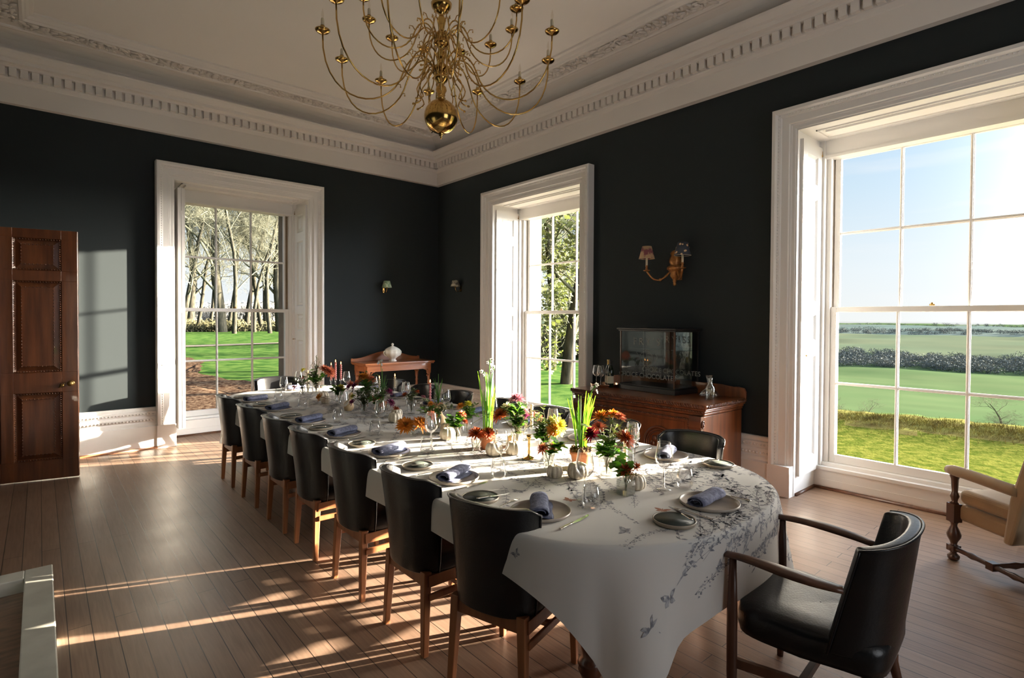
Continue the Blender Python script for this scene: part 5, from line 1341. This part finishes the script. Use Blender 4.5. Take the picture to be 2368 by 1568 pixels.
arrange(b6, 'pink and green bouquet', [('b', -.005, .335, 0, .060, 'pink', 'pink bloom', 'top', 90, 4), ('b', -.10, .235, .03, .062, 'rust', 'rust red bloom', 'left', 80, 4), ('b', .115, .215, 0, .05, 'coral', 'coral bloom', 'far right', 50, 3), ('b', .05, .26, 0, .028, 'pink', 'small pink bud', 'right', 34, 3), ('b', -.06, .28, .0, .05, 'cream', 'pale green bloom', 'upper left', 24, 2, None, 'twig', .2, .16),
      ('g', .05, .30, 0, .16, 7, 'ivy', 'bright broad leaves'), ('g', -.1, .32, 0, .12, 5, 'ivy', 'leaves on the left side'), ('g', 0, .26, 0, .14, 5, 'olive', 'wiry twigs')])
b7, _ = vase('bottle', 2.17, 3.08, 'clear stem bottle beside the white pumpkin, mid table')
arrange(b7, 'mid table stem bottle', [('b', .035, .20, 0, .038, 'coral', 'coral red bloom', 'top', 46, 3), ('b', .05, .15, .0, .030, 'rust', 'rust bloom', 'hanging lower', 40, 3), ('g', -.1, .20, 0, .09, 5, 'ivy', 'round green leaves')])
b8, _ = vase('bowl', 2.045, 3.45, 'cut crystal footed bowl of orange blooms')
arrange(b8, 'orange crystal bowl', [('b', -.045, .09, .02, .068, 'orange', 'shaggy orange bloom', 'left', 90, 4, (-.3, -.5, .6)), ('b', .05, .10, .02, .068, 'orange', 'shaggy orange bloom', 'right', 90, 4, (.3, -.5, .6)), ('b', .12, .15, -.02, .055, 'coral', 'coral orange bloom', 'far right', 60, 3)])
b9, _ = vase('tall', 2.27, 3.50, 'clear vase of dark greenery behind the orange bowl')
arrange(b9, 'dark greenery vase', [('g', -.25, .19, 0, .17, 6, 'ivy', 'broad dark leaves on the left'), ('g', 0, .24, 0, .15, 7, 'dark', 'dark green sprays'), ('g', .5, .26, 0, .12, 4, 'fern', 'feathery sprigs'), ('b', .06, .19, 0, .03, 'cream', 'cream bud', 'right', 30, 3), ('b', -.03, .21, 0, .035, 'orange', 'small orange bloom', 'top', 40, 3)])
b10, _ = vase('tall', 2.42, 3.30, 'clear vase of amber flowers below the tall pink candle')
arrange(b10, 'amber vase', [('b', -.04, .20, 0, .045, 'orange', 'amber bloom', 'left', 60, 4), ('b', .01, .22, 0, .040, 'yellow', 'lime green bloom', 'top', 60, 4), ('g', .2, .20, 0, .13, 5, 'ivy', 'fresh leaves'), ('g', .2, .24, 0, .10, 4, 'olive', 'grey twigs'), ('b', .15, .14, 0, .05, 'coral', 'deep coral bloom', 'right', 50, 3)])
b11, _ = vase('crystal', 2.23, 4.36, 'cut crystal vase of plum flowers in the far half')
arrange(b11, 'plum flower vase', [('b', .09, .22, 0, .045, 'plum', 'plum bloom', 'upper', 60, 4), ('b', .11, .13, .03, .045, 'plum', 'plum bloom', 'lower', 60, 4), ('b', .15, .07, .03, .04, 'rust', 'rust bloom', 'hanging right', 50, 3), ('b', .0, .16, 0, .045, 'coral', 'coral bloom', 'left', 50, 3), ('g', .1, .26, 0, .14, 6, 'olive', 'sage leaves'), ('g', 0, .2, 0, .1, 4, 'ivy', 'ivy')])
b12, _ = vase('crystal', 2.22, 4.60, 'cut crystal vase of dense olive twigs')
arrange(b12, 'olive twig vase', [('g', 0, .20, 0, .10, 9, 'dark', 'dense dark olive twigs'), ('b', -.09, .15, 0, .036, 'yellow', 'lime yellow bloom', 'left', 50, 3), ('b', -.09, .10, .02, .042, 'plum', 'plum bloom', 'below the lime one', 50, 3), ('b', .07, .13, .0, .045, 'coral', 'pale rust bloom', 'right', 60, 3)])
b13, _ = vase('tall', 2.42, 4.95, 'clear vase of tall orange flowers by the slender narcissus')
arrange(b13, 'tall orange vase', [('b', -.03, .28, 0, .075, 'orange', 'big orange bloom', 'top', 80, 4), ('b', .03, .26, 0, .06, 'coral', 'coral bloom', 'right', 60, 4), ('b', -.10, .20, .03, .05, 'plum', 'dark plum bloom', 'left', 60, 4), ('b', -.15, .19, .03, .045, 'plum', 'dark plum bloom', 'far left', 60, 4), ('g', -.1, .28, 0, .14, 6, 'ivy', 'green leaves'), ('g', .3, .22, 0, .10, 4, 'dark', 'deep green leaves')])
b14, _ = vase('tall', 2.25, 5.22, 'clear vase of yellow and dark leaves in the far third')
arrange(b14, 'yellow flower vase', [('b', .02, .17, 0, .048, 'yellow', 'yellow orange bloom', 'top', 60, 4), ('g', -.2, .18, 0, .15, 6, 'ivy', 'dark ivy spilling left'), ('g', .2, .2, 0, .12, 5, 'olive', 'small leafed twigs'), ('b', -.16, .08, .04, .05, 'orange', 'orange bloom', 'hanging left', 60, 3), ('b', .1, .2, 0, .05, 'coral', 'coral bloom', 'right', 50, 3)])
b15, _ = vase('tall', 2.36, 6.10, 'wide clear vase of coral flowers near the far end')
arrange(b15, 'coral bouquet near the far end', [('b', .13, .25, 0, .085, 'coral', 'large coral bloom', 'right', 90, 4), ('b', .08, .28, 0, .07, 'coral', 'coral bloom', 'top right', 80, 4), ('g', 0, .26, 0, .16, 8, 'ivy', 'thick greenery'), ('g', -.1, .26, 0, .12, 6, 'dark', 'dark leaves'), ('g', -.25, .46, 0, .12, 3, 'fern', 'tall grassy sprigs'), ('g', .1, .46, 0, .06, 5, 'fern', 'upright heather sprigs'), ('b', -.13, .27, 0, .04, 'yellow', 'lime bloom', 'left', 50, 4)])
b16, _ = vase('bottle', 2.18, 6.02, 'small clear bottle of russet leaves at the far end')
arrange(b16, 'russet leaf bottle', [('g', 0, .20, 0, .10, 7, 'dark', 'dark berry sprigs'), ('b', -.08, .10, .0, .035, 'rust', 'russet bloom', 'left', 20, 2, None, 'twig', .3, .2), ('b', .0, .2, 0, .035, 'rust', 'russet bloom', 'top', 24, 2)])
b17, _ = vase('tall', 2.62, 5.35, 'clear vase of pale flowers behind the lit candles')
arrange(b17, 'pale flower vase', [('b', 0, .20, 0, .05, 'cream', 'white bloom', 'top', 60, 4), ('b', -.09, .18, 0, .05, 'coral', 'coral bloom', 'left', 60, 4), ('g', 0, .28, 0, .10, 5, 'olive', 'pale twigs')])
b18, _ = vase('tall', 2.53, 4.30, 'clear vase of scattered red buds behind the plum flowers')
arrange(b18, 'red bud vase', [('b', .05, .20, 0, .028, 'rust', 'red bud', 'right', 30, 3), ('b', -.05, .17, 0, .038, 'rust', 'orange red bloom', 'left', 44, 3), ('g', .1, .24, 0, .13, 5, 'olive', 'sage sprigs'), ('b', .1, .15, 0, .03, 'pink', 'pale pink bloom', 'low right', 40, 3)])

# narcissus in terracotta
def narcissus(x, y, lab, hts, nfl, seed, spread=.05):
    qq = random.Random(seed); t = thing('potted_narcissus', lab, 'potted plant', (x, y, TZ + .0005))
    m = MB(); m.lathe([(.042, 0), (.045, .003), (.058, .075), (.064, .077), (.066, .098), (.060, .098), (.055, .085), (0, .085)], seg=32); m.build('pot', 'terra', t)
    m = MB(); m.sphere((0, 0, .088), .056, 20, 8, (1, 1, .35))
    for i in range(70):
        a = qq.uniform(0, 2 * pi); r_ = qq.uniform(.01, .06); m.sphere((r_ * cos(a), r_ * sin(a), .10 + qq.uniform(-.005, .02)), qq.uniform(.004, .010), 5, 4)
    m.build('moss', 'soil', t)
    m = MB()
    for i in range(30):
        a = qq.uniform(0, 2 * pi); r_ = qq.uniform(.0, .034); hh = qq.uniform(*hts); lean = qq.uniform(.2, 1) * spread; p0 = V((r_ * cos(a), r_ * sin(a), .095)); e_ = V((p0.x + lean * cos(a), p0.y + lean * sin(a), .095 + hh))
        P_ = bez(p0, p0 + V((0, 0, hh * .4)), e_ - V((lean * cos(a) * .4, lean * sin(a) * .4, hh * .25)), e_, 9); b_ = qq.uniform(0, pi); sd = V((cos(b_), sin(b_), 0)); vs = []
        for k, p in enumerate(P_):
            w_ = .0042 * (1 if k < 7 else (10 - k) / 3.2); nrm = V((-sd.y, sd.x, 0)); vs += [p - sd * w_, p + nrm * .0012, p + sd * w_]
        fs = []
        for s_ in range(9):
            for k_ in range(2): q0 = s_ * 3 + k_; fs.append((q0, q0 + 1, q0 + 4, q0 + 3))
        m.add(vs, fs, True)
    m.build('leaves', 'blade', t)
    for k in range(nfl[0]):
        dx, dy, hh = nfl[1][k]; m = MB(); e_ = V((dx, dy, hh)); m.tube(bez((0, 0, .09), (0, 0, hh * .6), (dx * .5, dy * .5, hh * .9), e_, 9), .0028, 6); m.sphere(e_, .007, 8, 6, (.8, .8, 1.5)); st = m.build('flower_stem', 'blade', t)
        m = MB()
        for j in range(3 if k == 0 else 2):
            c = e_ + V((.018 * cos(j * 2.2 + k), .018 * sin(j * 2.2 + k), .010 - .018 * j)); d = V((-.6 + .4 * j, -.6, .15)).normalized(); chrys(m, c, d, .015, 6, 1, .1, .33, qq); m.sphere(c + d * .003, .003, 6, 4)
        m.build('flower', 'petalwhite', st)
    return t
narcissus(2.375, 2.12, 'narcissus leaves without flowers in the nearer terracotta pot', (.20, .34), (1, [(.06, -.05, .47)]), 4, .075)
narcissus(2.25, 2.83, 'narcissus with small white flowers in the farther terracotta pot', (.26, .42), (3, [(.01, -.005, .58), (.03, -.02, .53), (-.02, .02, .50)]), 9, .045)
for x, y, lab, fl, sd in ((2.48, 4.75, 'slender narcissus with one white flower in the far half', (2, [(-.02, .01, .45), (.0, 0, .38)]), 5), (2.84, 4.33, 'thin narcissus shoots beside the tall pink candle', (1, [(.0, 0, .34)]), 6)):
    t = thing('potted_narcissus', lab, 'potted plant', (x, y, TZ + .0005)); qq = random.Random(sd)
    m = MB(); m.lathe([(.03, 0), (.036, .003), (.042, .05), (.044, .065), (.040, .065), (0, .058)], seg=24); m.build('pot', 'terra', t)
    m = MB()
    for i in range(9):
        a = qq.uniform(0, 2 * pi); hh = qq.uniform(.18, .33); P_ = bez((.008 * cos(a), .008 * sin(a), .05), (.01 * cos(a), .01 * sin(a), .15), (.02 * cos(a), .02 * sin(a), hh * .7), (.05 * cos(a), .05 * sin(a), hh), 7); m.tube(P_, [.0034] * 6 + [.002, .0008], 5)
    m.build('leaves', 'blade', t)
    for dx, dy, hh in fl[1]:
        m = MB(); e_ = V((dx, dy, hh)); m.tube(bez((0, 0, .05), (0, 0, hh * .6), (dx * .5, dy * .5, hh * .9), e_, 8), .0026, 6); st = m.build('flower_stem', 'blade', t)
        if sd == 5 and hh > .4:
            m = MB()
            for j in range(4): c = e_ + V((.02 * cos(j * 1.6), .02 * sin(j * 1.6), .006 - .012 * j)); chrys(m, c, (-.6 + .3 * j, -.7, .1), .017, 6, 1, .1, .33, qq)
            m.build('flower', 'petalwhite', st)

# ------------------------------------------------------------------ candles
def candle(kind, x, y, z0, h, mat, lab, lit, grp, holder=None):
    name = {'bubble': 'bubble_candle', 'twist': 'twisted_candle'}[kind]
    t = thing(name, lab, 'candle', (x, y, z0), 0, grp); m = MB()
    if kind == 'bubble':
        n = int(h / .017); m.lathe([(.0125 * (.62 + .38 * abs(sin(pi * i / 8))), h * i / (8 * n)) for i in range(8 * n + 1)], seg=16)
    else:
        n = 60; vs = []; K = 14
        for i in range(n + 1):
            for k in range(K):
                a = 2 * pi * k / K; tw = i / n * h / .05 * 2 * pi; rr_ = .0095 + .0032 * cos(2 * (a - tw)); vs.append((rr_ * cos(a), rr_ * sin(a), h * i / n))
        m.add(vs, [(i * K + k, i * K + (k + 1) % K, (i + 1) * K + (k + 1) % K, (i + 1) * K + k) for i in range(n) for k in range(K)] + [tuple(range(K))[::-1], tuple((n * K + k) for k in range(K))], True)
    m.build('wax', mat, t); m = MB(); m.tube([(0, 0, h - .002), (.001, 0, h + .010)], .001, 5); m.build('wick', 'wick', t)
    if lit: m = MB(); m.lathe([(0, h + .005), (.0035, h + .010), (.0045, h + .016), (.003, h + .026), (0, h + .036)], seg=12); m.build('flame', 'flame', t)
    return t
def stick(x, y, h, lab, mat='brass', kind='brass'):
    t = thing('candlestick', lab, 'candlestick', (x, y, TZ + .0005), 0, 'candlesticks on the table')
    m = MB(); m.lathe([(.034, 0), (.036, .004), (.030, .010), (.012, .018), (.007, .03), (.009, .045), (.006, .06), (.008, h * .6), (.006, h * .8), (.012, h - .022), (.015, h - .015), (.015, h), (.011, h), (.011, h - .012), (0, h - .014)], seg=20); m.build('stick_body', mat, t); return t
GC = 'candles on the table'
stick(2.27, 2.45, .15, 'slim brass candlestick standing left of the yellow flower')
stick(2.545, 1.93, .05, 'low glass candle holder behind the orange bouquet', 'crystal'); candle('bubble', 2.545, 1.93, TZ + .0385, .165, 'creamwax', 'single cream bubble candle right of the orange bouquet', True, GC)
for i, (dx, dy, hh) in enumerate(((-.028, .02, .15), (0, 0, .18), (.028, -.02, .165))):
    nm = ('left', 'middle', 'right')[i]
    stick(2.62 + dx * 1.15, 2.86 + dy * 1.15, .10, 'glass candle holder under the %s candle of the cream trio' % nm, 'crystal'); candle('bubble', 2.62 + dx * 1.15, 2.86 + dy * 1.15, TZ + .0885, hh, 'creamwax', '%s cream bubble candle of the unlit trio by the middle window' % nm, False, GC)
stick(2.66, 4.19, .09, 'candlestick under the tall pink candle', 'crystal'); candle('twist', 2.66, 4.19, TZ + .0785, .20, 'pinkwax', 'single lit pink twisted candle in the right half of the table', True, GC)
for i, (x, y, hh, nm) in enumerate(((2.56, 6.16, .17, 'left'), (2.63, 6.20, .20, 'middle'), (2.66, 6.12, .18, 'right'))):
    stick(x, y, .15, 'candlestick under the %s pink candle at the far end' % nm, 'glass'); candle('twist', x, y, TZ + .1385, hh, 'pinkwax', '%s lit pink twisted candle of the trio at the far end' % nm, True, GC)
stick(2.72, 5.28, .13, 'candlestick under the cream candle right of the orange flowers', 'glass'); candle('bubble', 2.72, 5.28, TZ + .1185, .10, 'creamwax', 'lit cream candle just right of the tall orange flowers', True, GC)
stick(2.86, 5.20, .13, 'candlestick under the cream candle before the corner table', 'glass'); candle('bubble', 2.86, 5.20, TZ + .1185, .12, 'creamwax', 'lit cream candle in front of the sixth right chair', True, GC)
stick(2.44, 6.30, .12, 'candlestick behind the coral bouquet', 'glass'); candle('bubble', 2.35, 6.32, TZ + .0005, .22, 'creamwax', 'lit cream candle behind the coral bouquet at the far end', True, GC)

# ------------------------------------------------------------------ chandelier
CX, CY = 2.455, 3.715
t = thing('chandelier', 'large brass chandelier of two tiers with a polished ball at the bottom', 'chandelier', (CX, CY, 3.25))
m = MB(); m.sphere((0, 0, 0), .136, 40, 24); m.build('ball', 'brass', t)
m = MB(); m.lathe([(0, -.182), (.006, -.176), (.009, -.168), (.005, -.158), (.018, -.152), (.010, -.146), (.022, -.140), (.018, -.134), (.03, -.13)], seg=20); m.build('finial', 'brass', t)
m = MB(); m.lathe([(.028, .13), (.036, .145), (.026, .16), (.034, .17), (.030, .18), (.044, .21), (.040, .235), (.022, .25), (.03, .27), (.048, .285), (.058, .31), (.054, .33), (.03, .345), (.045, .36), (.06, .385), (.05, .405), (.024, .43), (.03, .46), (.044, .49), (.03, .52),
                           (.022, .55), (.05, .565), (.064, .585), (.058, .61), (.036, .625), (.05, .65), (.04, .67), (.022, .69), (.028, .73), (.038, .77), (.022, .80), (.018, .815), (.05, .84), (.078, .87), (.085, .90), (.07, .915), (.03, .92), (.014, .95), (.012, 1.36), (.06, 1.375), (.07, 1.41)], seg=24); m.build('stem', 'brass', t)
def arm(ang, Rc, zc, zr, drop, r0c, tube_r, sc_=1.0):
    c, s_ = cos(ang), sin(ang); P3 = lambda r_, z: V((r_ * c, r_ * s_, z))
    a = bez(P3(.05, zr - .03), P3(.07, zr + .16 * sc_), P3(.22 * sc_, zr + .20 * sc_), P3(r0c, zr - .02), 10)
    b_ = bez(P3(r0c, zr - .02), P3(r0c + .10, zr - drop * .9), P3(Rc + .02, zc - drop * 1.35), P3(Rc, zc), 14)
    m = MB(); m.tube(a + b_[1:], tube_r, 8)
    for k, sg in ((6, 1), (9, 1), (12, -1)):      # little curled leaves on the arm
        p = (a + b_[1:])[k]; m.tube([p, p + P3(.02 * sg, .03) * 1.0, p + P3(.045 * sg, .03), p + P3(.045 * sg, .012)], [.004, .004, .003, .0035], 5); m.sphere(p + P3(.045 * sg, .010), .006, 6, 4)
    o = m.build('arm', 'brass', t)
    m = MB(); p = P3(Rc, zc); m.lathe([(.008, -.012), (.014, -.006), (.036, .0), (.052, .012), (.056, .022), (.052, .024), (.046, .016), (.018, .012), (.014, .02), (.018, .032), (.016, .055), (0, .055)], p.x, p.y, p.z, 24); m.build('drip_pan', 'brass', o)
    m = MB(); m.lathe([(.013, .05), (.0125, .10), (.010, .108), (0, .108)], p.x, p.y, p.z, 12); m.build('candle_sleeve', 'ivory', o)
    m = MB(); m.lathe([(.006, .106), (.011, .125), (.011, .14), (.006, .165), (.001, .185)], p.x, p.y, p.z, 10, caps=False); m.build('bulb', 'bulb', o)
va = math.atan2(.755, .656)
for k in range(12): arm(va + R(15 + 30 * k), .905, .545, .34, .42, .30, .0062)
for k in range(12): arm(va + R(-8 + 30 * k), .61, .80, .62, .26, .23, .0058, .8)
for tier, z0, rr0 in ((0, .34, .22), (1, .62, .17)):
    for k in range(12):
        a = va + R(30 * k + (0 if tier else 7)); c, s_ = cos(a), sin(a); m = MB()
        sp = [(.05 + (rr0 - .05) * i / 14 + .035 * sin(i * .9) * (i > 7), z0 - .02 + .10 * sin(pi * i / 9.0) * (1 if i < 9 else .6) - .012 * i) for i in range(15)]
        m.tube([(r_ * c, r_ * s_, z) for r_, z in sp], .0052, 6); m.sphere((sp[-1][0] * c, sp[-1][0] * s_, sp[-1][1]), .010, 8, 5); m.build('scroll', 'brass', t)

# ------------------------------------------------------------------ wall lights
mats['shade1'] = M('marbled_shade_paper', (.45, .30, .17), .8, col2=(.20, .06, .07), scale=16, detail=3, ramp=(.45, .55))
mats['shade2'] = M('dark_spotted_shade', (.035, .042, .06), .8)
mats['shadedot'] = M('shade_dot', (.60, .36, .18), .8, col2=(.70, .50, .30), scale=60)
mats['shade3'] = M('green_marbled_shade', (.20, .30, .18), .8, col2=(.45, .50, .35), scale=22, ramp=(.45, .55))
mats['shade4'] = M('grey_marbled_shade', (.09, .085, .07), .8, col2=(.36, .33, .25), scale=18, ramp=(.48, .56))
SYc = 3.31
t = thing('double_wall_light', 'gilt carved wall light with two patterned shades above the sideboard', 'wall light', (WB, SYc, 1.99)); t.scale = (1.12,) * 3
m = MB(); m.lathe([(0, 0), (.012, .006), (.018, .02), (.012, .035), (.020, .045), (.016, .06), (.034, .08), (.046, .10), (.04, .125), (.06, .15), (.075, .165), (.072, .185), (.05, .195), (.044, .21), (.056, .235), (.05, .27), (.036, .30), (.044, .315), (.03, .335), (.012, .345), (0, .35)], -.058, 0, 0, 24)
m.box(-.02, 0, -.045, .045, .06, .30); m.build('body', 'gilt', t)
for sg, mt in ((1, 'shade1'), (-1, 'shade2')):
    m = MB(); P_ = bez((-.07, sg * .03, .16), (-.12, sg * .10, .03), (-.19, sg * .15, .02), (-.24, sg * .195, .15), 12); m.tube(P_, [.011, .010, .012, .009, .008, .011, .008, .008, .010, .008, .008, .009, .010], 8); m.sphere(P_[5], .016, 8, 6); ar = m.build('arm', 'gilt', t)
    p = P_[-1]; m = MB(); m.lathe([(.008, 0), (.03, .008), (.034, .014), (.010, .018), (.013, .03), (.009, .04), (.014, .055), (.014, .06), (0, .06)], p.x, p.y, p.z - .01, 16); m.build('cup', 'gilt', ar)
    m = MB(); m.lathe([(.0105, .05), (.0105, .15), (0, .15)], p.x, p.y, p.z - .01, 12); m.build('candle_sleeve', 'ivory', ar)
    m = MB(); rb, rtp, z0, z1 = .076, .044, p.z + .115, p.z + .235; m.lathe([(rb, z0), (rtp, z1)], p.x, p.y, 0, 32, caps=False); sh = m.build('lamp_shade', mt, t, [('solid', .002)])
    m = MB(); m.tube([(p.x + rb * cos(a), p.y + rb * sin(a), z0) for a in [2 * pi * k / 32 for k in range(32)]], .0016, 4, closed=True); m.build('shade_trim', 'ivory', sh)
    if sg < 0:
        m = MB(); qq = random.Random(4)
        for k in range(26):
            a = 2 * pi * k / 26 * 1.7; f = qq.random(); rad = rb + (rtp - rb) * f + .0025; c = V((p.x + rad * cos(a), p.y + rad * sin(a), z0 + (z1 - z0) * f)); n_ = V((cos(a), sin(a), .25)).normalized(); ax = n_.orthogonal().normalized(); ay = n_.cross(ax); r_ = qq.uniform(.006, .012)
            m.add([c + ax * r_ * cos(q_) + ay * r_ * sin(q_) for q_ in [2 * pi * i / 10 for i in range(10)]], [tuple(range(10))])
        o = m.build('shade_dots', 'shadedot', sh)
def sconce(loc, rz, mt, lab):
    t = thing('wall_light', lab, 'wall light', loc, rz, 'small wall lights in the far corner')
    m = MB(); m.box(-.015, .015, -.012, 0, -.06, .04); m.tube(bez((0, -.01, -.02), (0, -.05, -.09), (0, -.12, -.07), (0, -.12, .01), 10), .005, 6); m.lathe([(.010, 0), (.016, .006), (.009, .012), (.008, .03)], 0, -.12, 0, 12); m.build('bracket', 'brass', t)
    m = MB(); m.lathe([(.078, .02), (.048, .125)], 0, -.12, 0, 28, caps=False); m.build('lamp_shade', mt, t, [('solid', .002)])
sconce((4.22, WA, 2.10), 0, 'shade3', 'small wall light with a green marbled shade on the back wall')
sconce((WB, 7.36, 2.13), R(-90), 'shade4', 'small wall light with a grey marbled shade on the right wall near the corner')

# ------------------------------------------------------------------ consistent normals
import bmesh
for me in fixn:
    bmx = bmesh.new(); bmx.from_mesh(me); bmesh.ops.recalc_face_normals(bmx, faces=bmx.faces); bmx.to_mesh(me); bmx.free()
